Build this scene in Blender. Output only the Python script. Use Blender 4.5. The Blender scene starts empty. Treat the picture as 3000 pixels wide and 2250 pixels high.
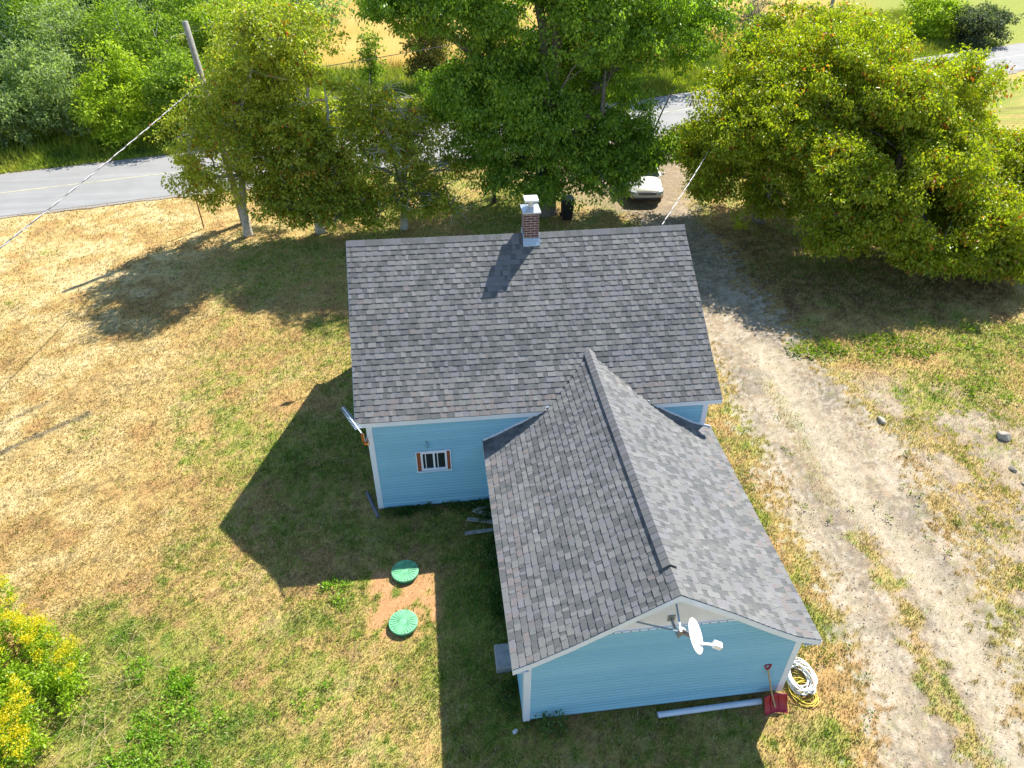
import bpy, math, random
import numpy as np
from mathutils import Vector, Matrix
R = math.radians
random.seed(7)
rng = np.random.default_rng(7)
scene = bpy.context.scene
COL = scene.collection

# ---------------------------------------------------------------- camera, sky, sun, exposure
yaw, pitch, roll = R(-7.0048), R(37.0886), R(0.1653)
fw = Vector((-math.sin(yaw)*math.cos(pitch), math.cos(yaw)*math.cos(pitch), -math.sin(pitch)))
rt = Vector((math.cos(yaw), math.sin(yaw), 0)); up = rt.cross(fw)
rt2 = rt*math.cos(roll)+up*math.sin(roll); up2 = -rt*math.sin(roll)+up*math.cos(roll)
cam = bpy.data.cameras.new('camera'); cam.sensor_width = 36; cam.lens = 2084.757/3000*36
cam.clip_start = .1; cam.clip_end = 3000
co = bpy.data.objects.new('camera', cam); COL.objects.link(co)
M = Matrix((rt2, up2, -fw)).transposed().to_4x4(); M.translation = Vector((1.8026, -12.9329, 13.6117))
co.matrix_world = M; scene.camera = co

SUN = Vector((0.47083584, 0.49472451, 0.73045278))
elev = math.asin(SUN.z)
w = bpy.data.worlds.new('World'); scene.world = w; w.use_nodes = True
nt = w.node_tree; nt.nodes.clear()
sky = nt.nodes.new('ShaderNodeTexSky'); sky.sky_type = 'NISHITA'; sky.sun_disc = False
sky.sun_elevation = elev; sky.sun_rotation = math.atan2(SUN.x, SUN.y)
sky.air_density = 1.3; sky.dust_density = .2; sky.ozone_density = 3.0
bg = nt.nodes.new('ShaderNodeBackground'); bg.inputs[1].default_value = .098
ow = nt.nodes.new('ShaderNodeOutputWorld')
nt.links.new(sky.outputs[0], bg.inputs[0]); nt.links.new(bg.outputs[0], ow.inputs[0])
sl = bpy.data.lights.new('sun', 'SUN'); sl.energy = 5.0; sl.angle = R(.53); sl.color = (1, .95, .86)
so = bpy.data.objects.new('sun', sl); COL.objects.link(so)
so.rotation_euler = SUN.to_track_quat('Z', 'Y').to_euler()
vs = scene.view_settings
vs.view_transform = 'Standard'; vs.look = 'None'; vs.gamma = 1; vs.exposure = 1.1
scene.render.engine = 'CYCLES'

# ---------------------------------------------------------------- helpers
def tag(o, label=None, cat=None, group=None, kind=None):
    if label: o['label'] = label
    if cat: o['category'] = cat
    if group: o['group'] = group
    if kind: o['kind'] = kind
    return o
def empty(name, loc=(0, 0, 0), rz=0, label=None, cat=None, group=None):
    o = bpy.data.objects.new(name, None); COL.objects.link(o); o.location = loc; o.rotation_euler = (0, 0, rz)
    o.empty_display_size = .2
    return tag(o, label, cat, group)
def copy_tree(o, parent=None):
    c = o.copy(); COL.objects.link(c); c.parent = parent
    for ch in [x for x in bpy.data.objects if x.parent == o]: copy_tree(ch, c)
    return c

class MB:
    def __init__(s): s.v = []; s.f = []; s.a = []; s.cur = 0.5
    def add(s, vs_, fs):
        b = len(s.v); s.v += [tuple(v) for v in vs_]
        for f in fs: s.f.append(tuple(b+i for i in f)); s.a.append(s.cur)
    def box(s, x0, x1, y0, y1, z0, z1):
        s.hexa([(x0, y0, z0), (x1, y0, z0), (x1, y1, z0), (x0, y1, z0), (x0, y0, z1), (x1, y0, z1), (x1, y1, z1), (x0, y1, z1)])
    def hexa(s, p):
        s.add(p, [(0, 3, 2, 1), (4, 5, 6, 7), (0, 1, 5, 4), (1, 2, 6, 5), (2, 3, 7, 6), (3, 0, 4, 7)])
    def bar(s, a, b, wx, wz, upv=(0, 0, 1)):
        a, b = Vector(a), Vector(b); d = (b-a).normalized(); sd = d.cross(Vector(upv))
        if sd.length < 1e-4: sd = d.cross(Vector((1, 0, 0)))
        sd.normalize(); u = sd.cross(d).normalized(); sx = sd*wx/2; sz = u*wz/2
        s.hexa([a-sx-sz, a+sx-sz, b+sx-sz, b-sx-sz, a-sx+sz, a+sx+sz, b+sx+sz, b-sx+sz])
    def tube(s, pts, rad, n=8, cap=True):
        pts = [Vector(p) for p in pts]
        if not hasattr(rad, '__len__'): rad = [rad]*len(pts)
        rings = []; ref = None
        for i, p in enumerate(pts):
            d = (pts[min(i+1, len(pts)-1)]-pts[max(i-1, 0)]).normalized()
            if ref is None:
                ref = d.orthogonal().normalized()
            ref = (ref-d*ref.dot(d)).normalized(); q = d.cross(ref)
            rings.append([p+(ref*math.cos(2*math.pi*k/n)+q*math.sin(2*math.pi*k/n))*rad[i] for k in range(n)])
        vs_ = [v for r in rings for v in r]; fs = []
        for i in range(len(pts)-1):
            for k in range(n):
                fs.append((i*n+k, i*n+(k+1) % n, (i+1)*n+(k+1) % n, (i+1)*n+k))
        if cap: fs.append(tuple(range(n-1, -1, -1))); fs.append(tuple((len(pts)-1)*n+k for k in range(n)))
        s.add(vs_, fs)
    def lathe(s, prof, c=(0, 0, 0), n=24, mat=None):
        vs_ = []; fs = []
        for r_, z in prof:
            for k in range(n):
                p = Vector((r_*math.cos(2*math.pi*k/n), r_*math.sin(2*math.pi*k/n), z))
                if mat: p = mat @ p
                vs_.append(p+Vector(c))
        for i in range(len(prof)-1):
            for k in range(n):
                fs.append((i*n+k, i*n+(k+1) % n, (i+1)*n+(k+1) % n, (i+1)*n+k))
        fs.append(tuple(range(n-1, -1, -1))); fs.append(tuple((len(prof)-1)*n+k for k in range(n)))
        s.add(vs_, fs)
    def split(s, name, mat, parent=None, **k):
        par = list(range(len(s.v))); key = {}
        def find(i):
            while par[i] != i: par[i] = par[par[i]]; i = par[i]
            return i
        for i, v in enumerate(s.v):
            q = tuple(round(c, 4) for c in v)
            if q in key: par[find(i)] = find(key[q])
            else: key[q] = i
        for f in s.f:
            for i in f[1:]: par[find(i)] = find(f[0])
        gr = {}
        for fi, f in enumerate(s.f): gr.setdefault(find(f[0]), []).append(fi)
        for fl in gr.values():
            m = MB(); mp = {}
            for fi in fl:
                for i in s.f[fi]:
                    if i not in mp: mp[i] = len(m.v); m.v.append(s.v[i])
                m.f.append(tuple(mp[i] for i in s.f[fi])); m.a.append(s.a[fi])
            o = m.build(name, mat, parent, **k)
        return o
    def build(s, name, mat, parent=None, smooth=False, bevel=0, label=None):
        me = bpy.data.meshes.new(name); me.from_pydata(s.v, [], s.f)
        at = me.attributes.new('rnd', 'FLOAT', 'FACE'); at.data.foreach_set('value', np.array(s.a, dtype=np.float32))
        me.materials.append(mat)
        if smooth: me.polygons.foreach_set('use_smooth', [True]*len(me.polygons))
        me.update()
        o = bpy.data.objects.new(name, me); COL.objects.link(o); o.parent = parent
        if bevel:
            m = o.modifiers.new('b', 'BEVEL'); m.width = bevel; m.segments = 2; m.limit_method = 'ANGLE'
        if label: o['label'] = label
        return o

def np_mesh(name, verts, faces, mat, parent=None, col=None, smooth=False):
    """verts Nx3, faces MxK (K constant), col Nx3 per-vertex colours of the thing"""
    me = bpy.data.meshes.new(name); n, k = faces.shape
    me.vertices.add(len(verts)); me.vertices.foreach_set('co', np.ascontiguousarray(verts, dtype=np.float32).ravel())
    me.loops.add(n*k); me.loops.foreach_set('vertex_index', np.ascontiguousarray(faces, dtype=np.int32).ravel())
    me.polygons.add(n)
    me.polygons.foreach_set('loop_start', np.arange(0, n*k, k, dtype=np.int32))
    me.polygons.foreach_set('loop_total', np.full(n, k, dtype=np.int32))
    if smooth: me.polygons.foreach_set('use_smooth', np.ones(n, dtype=bool))
    if col is not None:
        c = np.ones((len(verts), 4), dtype=np.float32); c[:, :col.shape[1]] = col
        at = me.attributes.new('tint', 'FLOAT_COLOR', 'POINT'); at.data.foreach_set('color', c.ravel())
    me.update(calc_edges=True); me.materials.append(mat)
    o = bpy.data.objects.new(name, me); COL.objects.link(o); o.parent = parent
    return o

# value noise on numpy arrays
_lat = np.random.default_rng(3).random((256, 256)).astype(np.float32)
def vn(x, y):
    xi = np.floor(x).astype(int); yi = np.floor(y).astype(int); fx = x-xi; fy = y-yi
    fx = fx*fx*(3-2*fx); fy = fy*fy*(3-2*fy)
    a = _lat[xi & 255, yi & 255]; b = _lat[(xi+1) & 255, yi & 255]; c = _lat[xi & 255, (yi+1) & 255]; d = _lat[(xi+1) & 255, (yi+1) & 255]
    return (a*(1-fx)+b*fx)*(1-fy)+(c*(1-fx)+d*fx)*fy
def fbm(x, y, f, o=4, sx=0.):
    s = 0; t = 0; a = 1.
    for i in range(o):
        s = s+a*vn(x*f+17.3*i+sx, y*f+31.7*i-sx); t += a; a *= .55; f *= 2.05
    return s/t
def sstep(a, b, x):
    t = np.clip((x-a)/(b-a), 0, 1); return t*t*(3-2*t)

# ---------------------------------------------------------------- materials
def new_mat(name):
    m = bpy.data.materials.new(name); m.use_nodes = True; t = m.node_tree; t.nodes.clear()
    o = t.nodes.new('ShaderNodeOutputMaterial'); b = t.nodes.new('ShaderNodeBsdfPrincipled')
    t.links.new(b.outputs[0], o.inputs[0]); return m, t, b, o
def N(t, typ, **kw):
    n = t.nodes.new('ShaderNode'+typ)
    for k, v in kw.items():
        if k.startswith('i_'): n.inputs[k[2:].replace('_', ' ')].default_value = v
        else: setattr(n, k, v)
    return n
def noise(t, scale, detail=4, vec=None, rough=.55, dim='3D'):
    n = N(t, 'TexNoise'); n.inputs['Scale'].default_value = scale; n.inputs['Detail'].default_value = detail; n.inputs['Roughness'].default_value = rough
    if vec: t.links.new(vec, n.inputs['Vector'])
    return n.outputs['Fac']
def ramp(t, fac, stops, const=False):
    r = N(t, 'ValToRGB'); e = r.color_ramp
    if const: e.interpolation = 'CONSTANT'
    while len(e.elements) < len(stops): e.elements.new(.5)
    for q, (p, c) in zip(e.elements, stops): q.position = p; q.color = (*c, 1) if len(c) == 3 else c
    t.links.new(fac, r.inputs[0]); return r.outputs[0]
def mix(t, fac, a, b, mode='MIX'):
    m = N(t, 'Mix', data_type='RGBA', blend_type=mode)
    for s, v in ((m.inputs[0], fac), (m.inputs[6], a), (m.inputs[7], b)):
        if hasattr(v, 'links') or hasattr(v, 'is_output'): t.links.new(v, s)
        elif isinstance(v, (int, float)): s.default_value = v
        else: s.default_value = (*v, 1)
    return m.outputs[2]
def bump(t, b, h, strength=.3, dist=.02):
    n = N(t, 'Bump'); n.inputs['Strength'].default_value = strength; n.inputs['Distance'].default_value = dist
    t.links.new(h, n.inputs['Height']); t.links.new(n.outputs[0], b.inputs['Normal'])
def simple(name, c, rough=.6, metal=0, var=.12, scale=6, spec=.5, bmp=0):
    m, t, b, o = new_mat(name)
    geo = N(t, 'NewGeometry')
    f = noise(t, scale, 5, geo.outputs['Position'])
    lo = tuple(x*(1-var) for x in c); hi = tuple(min(1, x*(1+var)) for x in c)
    t.links.new(ramp(t, f, [(.3, lo), (.7, hi)]), b.inputs['Base Color'])
    b.inputs['Roughness'].default_value = rough; b.inputs['Metallic'].default_value = metal
    b.inputs['Specular IOR Level'].default_value = spec
    if bmp: bump(t, b, noise(t, scale*8, 4, geo.outputs['Position']), bmp, .01)
    return m

white = simple('white_vinyl', (.71, .78, .90), .45, var=.04, scale=3)
gable_white = simple('white_board', (.68, .71, .80), .5, var=.06, scale=4)
concrete = simple('concrete', (.36, .35, .33), .9, var=.2, scale=9, bmp=.3)
foundation = simple('foundation', (.16, .15, .145), .95, var=.3, scale=7, bmp=.3)
galv = simple('galvanised_steel', (.52, .55, .6), .42, .75, var=.15, scale=14)
alu_white = simple('white_painted_metal', (.8, .8, .8), .35, var=.04, scale=6)
dark_metal = simple('dark_metal', (.08, .09, .1), .5, .6)
black_plastic = simple('black_plastic', (.012, .012, .016), .4, var=.2)
pole_wood = simple('weathered_wood', (.27, .26, .23), .9, var=.25, scale=12, bmp=.4)
grey_wood = simple('grey_boards', (.33, .31, .28), .9, var=.3, scale=10, bmp=.4)
shaft_wood = simple('pale_shaft_wood', (.42, .3, .16), .6, var=.15, scale=20)
red_plastic = simple('red_plastic', (.38, .012, .03), .35, var=.15, scale=15)
green_plastic = simple('green_plastic', (.13, .40, .20), .65, var=.3, scale=7)
pvc = simple('white_pipe', (.62, .68, .78), .35, var=.08, scale=5)
white_hose = simple('white_hose', (.74, .74, .72), .4, var=.08)
yellow_cord = simple('yellow_cord', (.72, .56, .04), .4, var=.1)
orange_cord = simple('orange_cord', (.6, .16, .02), .4, var=.1)
shutter = simple('stained_wood', (.26, .075, .03), .6, var=.35, scale=22)
rock_mat = simple('rock', (.36, .31, .25), .9, var=.35, scale=5, bmp=.6)
wire_mat = simple('cable_grey', (.30, .30, .32), .5, var=.3, scale=9)
wire_dark = simple('cable_dark', (.05, .05, .055), .6, var=.3, scale=9)
bark = simple('bark', (.17, .145, .12), .95, var=.4, scale=9, bmp=.8)
bark_grey = simple('bark_grey', (.40, .38, .35), .95, var=.35, scale=9, bmp=.6)
rust = simple('rusty_steel', (.22, .09, .04), .8, var=.3)
tyre_mat = simple('tyre_rubber', (.02, .02, .02), .8)
rim_mat = simple('alloy', (.5, .5, .52), .3, .8)
car_paint = simple('silver_paint', (.52, .51, .47), .28, .35, var=.02)
lamp_glass = simple('headlight_glass', (.55, .58, .6), .1, .2)
amber = simple('amber_lens', (.7, .25, .03), .3)

def glass_mat(name, c=(.02, .03, .035)):
    m, t, b, o = new_mat(name); b.inputs['Base Color'].default_value = (*c, 1); b.inputs['Roughness'].default_value = .06
    b.inputs['Specular IOR Level'].default_value = .7; return m
glass = glass_mat('window_glass')

def siding_mat():
    m, t, b, o = new_mat('blue_siding')
    g = N(t, 'NewGeometry'); mp = N(t, 'Mapping'); mp.inputs['Scale'].default_value = (1.2, 1.2, 9)
    t.links.new(g.outputs['Position'], mp.inputs[0])
    f = noise(t, .9, 5, mp.outputs[0]); at = N(t, 'Attribute', attribute_name='rnd')
    c = ramp(t, f, [(.3, (.22, .49, .66)), (.7, (.25, .525, .68))])
    c = mix(t, .5, c, ramp(t, at.outputs['Fac'], [(0, (.19, .45, .62)), (1, (.28, .56, .73))]))
    f2 = noise(t, 1.3, 6, g.outputs['Position'])
    c = mix(t, ramp(t, f2, [(.5, (0, 0, 0)), (.8, (.35, .35, .35))]), c, (.22, .42, .58))
    t.links.new(c, b.inputs['Base Color']); b.inputs['Roughness'].default_value = .55
    bump(t, b, noise(t, 60, 2, g.outputs['Position']), .06, .004)
    return m
siding = siding_mat()

def shingle_mat():
    m, t, b, o = new_mat('shingles')
    at = N(t, 'Attribute', attribute_name='rnd'); g = N(t, 'NewGeometry')
    c = ramp(t, at.outputs['Fac'], [(0, (.078, .083, .084)), (.22, (.104, .108, .108)), (.34, (.146, .148, .143)), (.52, (.148, .147, .158)),
                                    (.66, (.130, .133, .132)), (.8, (.172, .173, .170)), (.93, (.152, .132, .126)), (1, (.152, .132, .126))], True)
    f = noise(t, 260, 2, g.outputs['Position'], .8)
    c = mix(t, ramp(t, f, [(.35, (0, 0, 0)), (.75, (.55, .55, .55))]), c, mix(t, .5, c, (.30, .30, .30)))
    f3 = noise(t, 38, 3, g.outputs['Position'], .7)
    c = mix(t, 1., c, ramp(t, f3, [(.3, (.82, .82, .82)), (.7, (1.12, 1.12, 1.12))]), 'MULTIPLY')
    f2 = noise(t, .8, 4, g.outputs['Position'])
    c = mix(t, 1., c, ramp(t, f2, [(.3, (.9, .9, .93)), (.7, (1.08, 1.07, 1.05))]), 'MULTIPLY')
    f4 = noise(t, 2.3, 6, g.outputs['Position'], .7)
    c = mix(t, ramp(t, f4, [(.56, (0, 0, 0)), (.74, (.4, .4, .4))]), c, (.19, .185, .16))
    t.links.new(c, b.inputs['Base Color']); b.inputs['Roughness'].default_value = .85; b.inputs['Specular IOR Level'].default_value = .35
    bump(t, b, noise(t, 300, 2, g.outputs['Position'], .8), .35, .004)
    return m
shingles = shingle_mat()

def brick_mat():
    m, t, b, o = new_mat('brick')
    g = N(t, 'TexCoord'); mp = N(t, 'Mapping'); sp = N(t, 'SeparateXYZ'); cb = N(t, 'CombineXYZ')
    t.links.new(g.outputs['Object'], sp.inputs[0])
    ad = N(t, 'Math', operation='ADD'); t.links.new(sp.outputs[0], ad.inputs[0]); t.links.new(sp.outputs[1], ad.inputs[1])
    t.links.new(ad.outputs[0], cb.inputs[0]); t.links.new(sp.outputs[2], cb.inputs[1])
    br = N(t, 'TexBrick'); br.inputs['Scale'].default_value = 1
    br.inputs['Brick Width'].default_value = .21; br.inputs['Row Height'].default_value = .066; br.inputs['Mortar Size'].default_value = .009
    br.inputs['Color1'].default_value = (.075, .032, .034, 1); br.inputs['Color2'].default_value = (.12, .05, .048, 1); br.inputs['Mortar'].default_value = (.36, .32, .33, 1)
    t.links.new(cb.outputs[0], br.inputs['Vector']); t.links.new(br.outputs['Color'], b.inputs['Base Color'])
    b.inputs['Roughness'].default_value = .9
    bump(t, b, br.outputs['Fac'], -.5, .006)
    return m
brick = brick_mat()

def tint_mat(name, rough=.8, transl=0., spec=.25, finescale=0, boost=(1, 1, 1)):
    m, t, b, o = new_mat(name)
    at = N(t, 'Attribute', attribute_name='tint'); c = at.outputs['Color']
    if boost != (1, 1, 1): c = mix(t, 1., c, boost, 'MULTIPLY')
    t.links.new(c, b.inputs['Base Color']); b.inputs['Roughness'].default_value = rough; b.inputs['Specular IOR Level'].default_value = spec
    if transl:
        tr = N(t, 'BsdfTranslucent'); ms = N(t, 'MixShader'); ms.inputs[0].default_value = transl
        c2 = mix(t, 1., c, (1.15, 1.25, .5), 'MULTIPLY')
        t.links.new(c2, tr.inputs[0]); t.links.new(b.outputs[0], ms.inputs[1]); t.links.new(tr.outputs[0], ms.inputs[2]); t.links.new(ms.outputs[0], o.inputs[0])
    return m
leaf_mat = tint_mat('leaves', .42, .48, .5)
leaf_far = tint_mat('leaves_far', .6, .45, .3)
grass_mat = tint_mat('grass_blades', .7, .25, .2)

# ---------------------------------------------------------------- ground description (world metres)
DY = np.array([-12, -7.6, -5.2, -4, -2.7, -.9, .9, 3.4, 5.9, 14.2, 18.3, 24, 32.])
DL = np.array([8.9, 9.3, 9.95, 10.1, 10.2, 10.3, 10.5, 10.6, 10.9, 11.2, 10.8, 9.5, 8.])
DRY = np.array([-12, -7.4, -6, -3.8, -1.6, 1.4, 3.2, 6.1, 10.8, 18.3, 24, 32.])
DR = np.array([12.4, 12.7, 13.3, 14, 14.4, 14.7, 14.5, 14.2, 14.0, 14.2, 15.5, 18.])
def seg_d(x, y, pts):
    d = np.full(x.shape, 99.)
    for (ax, ay), (bx, by) in zip(pts[:-1], pts[1:]):
        vx, vy = bx-ax, by-ay; t_ = np.clip(((x-ax)*vx+(y-ay)*vy)/(vx*vx+vy*vy), 0, 1)
        d = np.minimum(d, np.hypot(x-ax-t_*vx, y-ay-t_*vy))
    return d
def road_near(x): return np.interp(x, [-120, -17.8, -5, 15, 47.5, 120], [-4, 20.3, 23.2, 28.0, 40.0, 64])
def road_far(x): return np.interp(x, [-120, -20, -5, 17, 49.5, 120], [1.5, 25.7, 29.6, 35.5, 46.9, 70])
def in_house(x, y): return ((x > -.02) & (x < 8.2) & (y > -.02) & (y < 7.6)) | ((x > 2.9) & (x < 8.1) & (y > -5.95) & (y < 0))
def masks(x, y):
    n1 = fbm(x, y, .35, 4); n2 = fbm(x, y, 1.3, 4, 5.); n3 = fbm(x, y, 4.5, 3, 9.); n4 = fbm(x, y, 11., 2, 4.)
    wob = (fbm(x, y, .9, 4, 3.)-.5)*.9
    l = np.interp(y, DY, DL); r = np.interp(y, DRY, DR)
    drive = sstep(-.25, .3, x-l+wob+(n3-.5)*1.2+(n4-.5)*1.5)*sstep(-.3, .35, r-x+wob+(n3-.5)*1.8+(n4-.5)*2.)*sstep(29, 27.5, y)
    # loose stony ground right of the drive
    side = sstep(0, .5, x-r)*sstep(19.5+n1*2, 16.2+n1*2, x+np.maximum(y-2, 0)*.9)*sstep(5, 2.8, y)
    drive2 = np.maximum(drive, side*sstep(.60, .50, n2*.55+n4*.3+n3*.15+.04)*.92)
    strip = sstep(.42, .08, seg_d(x, y, [(11.95, -2.4), (11.75, -4.1), (11.5, -5.3), (11.3, -6.8), (11.2, -9)])-(n2-.5)*.9-(n3-.5)*.8)
    strip = np.maximum(strip, .25*sstep(.3, .05, seg_d(x, y, [(12.1, 4), (11.8, 1), (11.6, -1)])-(n2-.5)*.9))
    drive2 = drive2*(1-strip*.85)
    rut = sstep(.75, .1, seg_d(x, y, [(12.6, 6), (12.55, 3.4), (12.6, 1.3), (12.4, -1.1), (12.7, -3), (12.75, -4.6), (12.3, -6.5), (12.2, -9)])-(n2-.5)*.6)
    rut = np.maximum(rut, .55*sstep(.6, .1, seg_d(x, y, [(10.6, 3), (10.7, 0), (10.7, -3), (10.4, -7)])-(n2-.5)*.7))
    sand = np.maximum(rut*drive, .9*sstep(.9, .2, np.hypot((x-14.6), (y-1.0)*.6)-(n2-.5)*.9))
    soil = sstep(.25, -.15, np.maximum(np.abs(x-.62)-.72, np.abs(y+2.9)-.9)-(n2-.5)*.55)*sstep(.72, .5, n3)
    soil = np.maximum(soil, .0*n1)
    # apron of pinkish grit by the road, parking pad behind the big tree
    pad = sstep(1., 0., np.hypot((x-11.5)/3.6, (y-22.5)/4.0)-.75-(n2-.5)*.5)
    # greenness
    gx = sstep(-12, -2, x)*.22
    green = n1*.8+n2*.45+gx-.645
    green = green+.25*sstep(1.6, 0, seg_d(x, y, [(-.4, 4), (-.4, -.4), (2.5, -.5), (2.5, -6)]))
    green = green+.2*sstep(-1, -4, y)*sstep(0, -4, x)-.05
    green = green+.08*sstep(15.5, 17.5, x)*sstep(9, 3, y)
    green = green-.22*sstep(-5, -9, x)
    green = green+.3*sstep(.7, 0, np.abs(x-l+.55))*sstep(.45, .62, n2)
    back_green = sstep(9, 12, y)*.12  # lawn turns greener towards the back
    green = green+back_green
    # yellow-green wild verge beyond the road
    verge = sstep(-.4, .3, y-road_far(x)-.2)
    gold = verge*sstep(0, 2.5, y-np.maximum(43.5+(x-2)*-.2, 42+.37*(x-17)))*sstep(-14, -9, x+(y-60)*.1)*sstep(47, 36, x-(y-50)*.35)
    near_v = sstep(1.0, .2, road_near(x)-y)*sstep(-.1, .0, road_near(x)-y)
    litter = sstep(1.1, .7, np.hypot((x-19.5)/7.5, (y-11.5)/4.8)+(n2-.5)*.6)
    scar = .85*sstep(.16, .04, seg_d(x, y, [(-11.6, 2.7), (-10.7, 3.4), (-9.9, 4.1), (-8.8, 4.95)])-(n3-.5)*.25)+.6*sstep(.12, .03, seg_d(x, y, [(-12, 4.1), (-11.2, 4.75), (-10.2, 5.7)])-(n3-.5)*.2)
    green = green*(1-.5*litter)+(n3-.5)*.55*sstep(.05, .4, green+.12)+.30*sstep(.60, .74, n4)*sstep(-.12, .25, green)
    green = np.clip(green, 0, 1)
    return dict(n4=n4, litter=litter, scar=np.clip(scar, 0, 1), green=green, drive=np.maximum(drive2, 0), sand=sand, soil=soil, pad=pad, verge=verge, gold=gold, n1=n1, n2=n2, n3=n3, nearv=near_v, side=side)
def L(a, b, t): return a*(1-t[:, None])+np.array(b)*t[:, None]
def ground_col(x, y, k):
    c = np.tile(np.array([.47, .33, .130]), (len(x), 1))              # straw
    c = L(c, (.58, .44, .22), sstep(.52, .75, k['n2'])*.75)
    c = L(c, (.62, .48, .26), sstep(-5, -10, x)*sstep(.38, .62, k['n2'])*.8)
    c = L(c, (.36, .20, .09), sstep(.45, .25, k['n2'])*.6)
    c = L(c, (.50, .36, .16), sstep(.55, .75, k['n1'])*.5); c = L(c, (.20, .15, .07), sstep(.42, .25, k['n3'])*.5)
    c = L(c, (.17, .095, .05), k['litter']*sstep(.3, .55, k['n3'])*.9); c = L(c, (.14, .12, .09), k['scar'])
    c = L(c, (.24, .27, .045), sstep(.05, .45, k['green'])*.85)
    c = L(c, (.13, .21, .028), sstep(.32, .75, k['green']*.8+(k['n3']-.5)*.6))
    c = L(c, (.15, .10, .05), sstep(.36, .26, k['n4'])*.55)
    c = L(c, (.24, .27, .05), k['verge'])
    c = L(c, (.42, .27, .065), k['gold']); c = L(c, (.52, .37, .13), k['gold']*sstep(.45, .65, fbm(x+y*.6, y*4, .12, 4))*.7); c = L(c, (.27, .20, .05), k['gold']*sstep(.5, .3, fbm(x, y*3, .3, 3, 7.))*.6)
    dr = np.tile(np.array([.31, .235, .160]), (len(x), 1))
    dr = L(dr, (.235, .195, .155), sstep(.42, .68, k['n2'])*.9); dr = L(dr, (.42, .35, .27), sstep(.5, .3, k['n2'])*.6); dr = L(dr, (.26, .25, .12), sstep(.60, .78, k['n3'])*.5); dr = L(dr, (.15, .125, .11), sstep(.44, .30, k['n4'])*.55); dr = L(dr, (.46, .41, .34), sstep(.58, .72, k['n4'])*.5)
    dr = L(dr, (.50, .42, .31), k['sand']*.5)
    c = c*(1-k['drive'][:, None])+dr*k['drive'][:, None]
    c = L(c, (.27, .205, .14), k['pad']*.85)
    c = L(c, (.46, .245, .12), k['soil'])
    return np.clip(c, .01, .9)

def ground_mat():
    m, t, b, o = new_mat('ground_cover')
    at = N(t, 'Attribute', attribute_name='tint'); g = N(t, 'NewGeometry'); P = g.outputs['Position']
    c = at.outputs['Color']
    f = noise(t, 22, 5, P, .7); c = mix(t, 1., c, ramp(t, f, [(.3, (.62, .62, .58)), (.5, (1, 1, 1)), (.7, (1.3, 1.28, 1.22))]), 'MULTIPLY')
    f2 = noise(t, 3.2, 5, P, .6); c = mix(t, 1., c, ramp(t, f2, [(.3, (.82, .85, .8)), (.7, (1.13, 1.1, 1.08))]), 'MULTIPLY')
    t.links.new(c, b.inputs['Base Color']); b.inputs['Roughness'].default_value = .95; b.inputs['Specular IOR Level'].default_value = .1
    bump(t, b, noise(t, 30, 4, P, .75), .7, .03)
    return m
gmat = ground_mat()
# one sheet to the horizon: a graded grid, fine near the house
def graded(a, b, fine0, fine1, step):
    g = list(np.arange(fine0, fine1+1e-6, step)); s = step; v = fine1
    while v < b: s *= 1.22; v += s; g.append(v)
    s = step; v = fine0; lo = []
    while v > a: s *= 1.22; v -= s; lo.append(v)
    return np.array(lo[::-1]+g)
gx = graded(-900, 1100, -23, 27, .085); gy = graded(-300, 1800, -9.5, 29, .085)
X, Y = np.meshgrid(gx, gy); xf, yf = X.ravel(), Y.ravel(); k = masks(xf, yf)
zf = (fbm(xf, yf, 1.1, 4, 2.)-.5)*.05+(fbm(xf, yf, 6, 3, 2.)-.5)*.03
zf = zf*sstep(-.2, .6, np.minimum(road_near(xf)-yf, 99)+0*yf)+np.where(yf > road_far(xf)+.4, zf, 0)
zf = zf-.035*k['sand']*k['drive']-.01
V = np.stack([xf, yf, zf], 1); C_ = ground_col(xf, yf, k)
nx_, ny_ = len(gx), len(gy)
idx = np.arange(nx_*ny_).reshape(ny_, nx_)
F = np.stack([idx[:-1, :-1], idx[:-1, 1:], idx[1:, 1:], idx[1:, :-1]], -1).reshape(-1, 4)
fc = V[F].mean(1); km = k['drive'][F].mean(1)+k['pad'][F].mean(1)
isd = (np.maximum(km, 0) > .5) & (fc[:, 1] < 28.5)
isf = (fc[:, 1] > road_far(fc[:, 0])+.2)
def sub(name, sel):
    f = F[sel]; u, inv = np.unique(f, return_inverse=True)
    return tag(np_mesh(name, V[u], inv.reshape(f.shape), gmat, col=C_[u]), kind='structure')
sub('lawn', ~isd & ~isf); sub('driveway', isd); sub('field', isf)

# ---------------------------------------------------------------- road
def asphalt():
    m, t, b, o = new_mat('asphalt')
    g = N(t, 'NewGeometry'); P = g.outputs['Position']
    c = ramp(t, noise(t, .7, 5, P), [(.3, (.235, .232, .228)), (.7, (.275, .272, .266))])
    c = mix(t, 1., c, ramp(t, noise(t, 60, 3, P, .8), [(.3, (.8, .8, .8)), (.7, (1.15, 1.15, 1.15))]), 'MULTIPLY')
    mp = N(t, 'Mapping'); mp.inputs['Rotation'].default_value = (0, 0, R(-15)); mp.inputs['Scale'].default_value = (.05, 1.4, 1); t.links.new(P, mp.inputs[0])
    c = mix(t, 1., c, ramp(t, noise(t, 1.2, 3, mp.outputs[0]), [(.35, (.9, .9, .9)), (.65, (1.06, 1.06, 1.06))]), 'MULTIPLY')
    t.links.new(c, b.inputs['Base Color']); b.inputs['Roughness'].default_value = .9; bump(t, b, noise(t, 90, 2, P), .3, .01); return m
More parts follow.
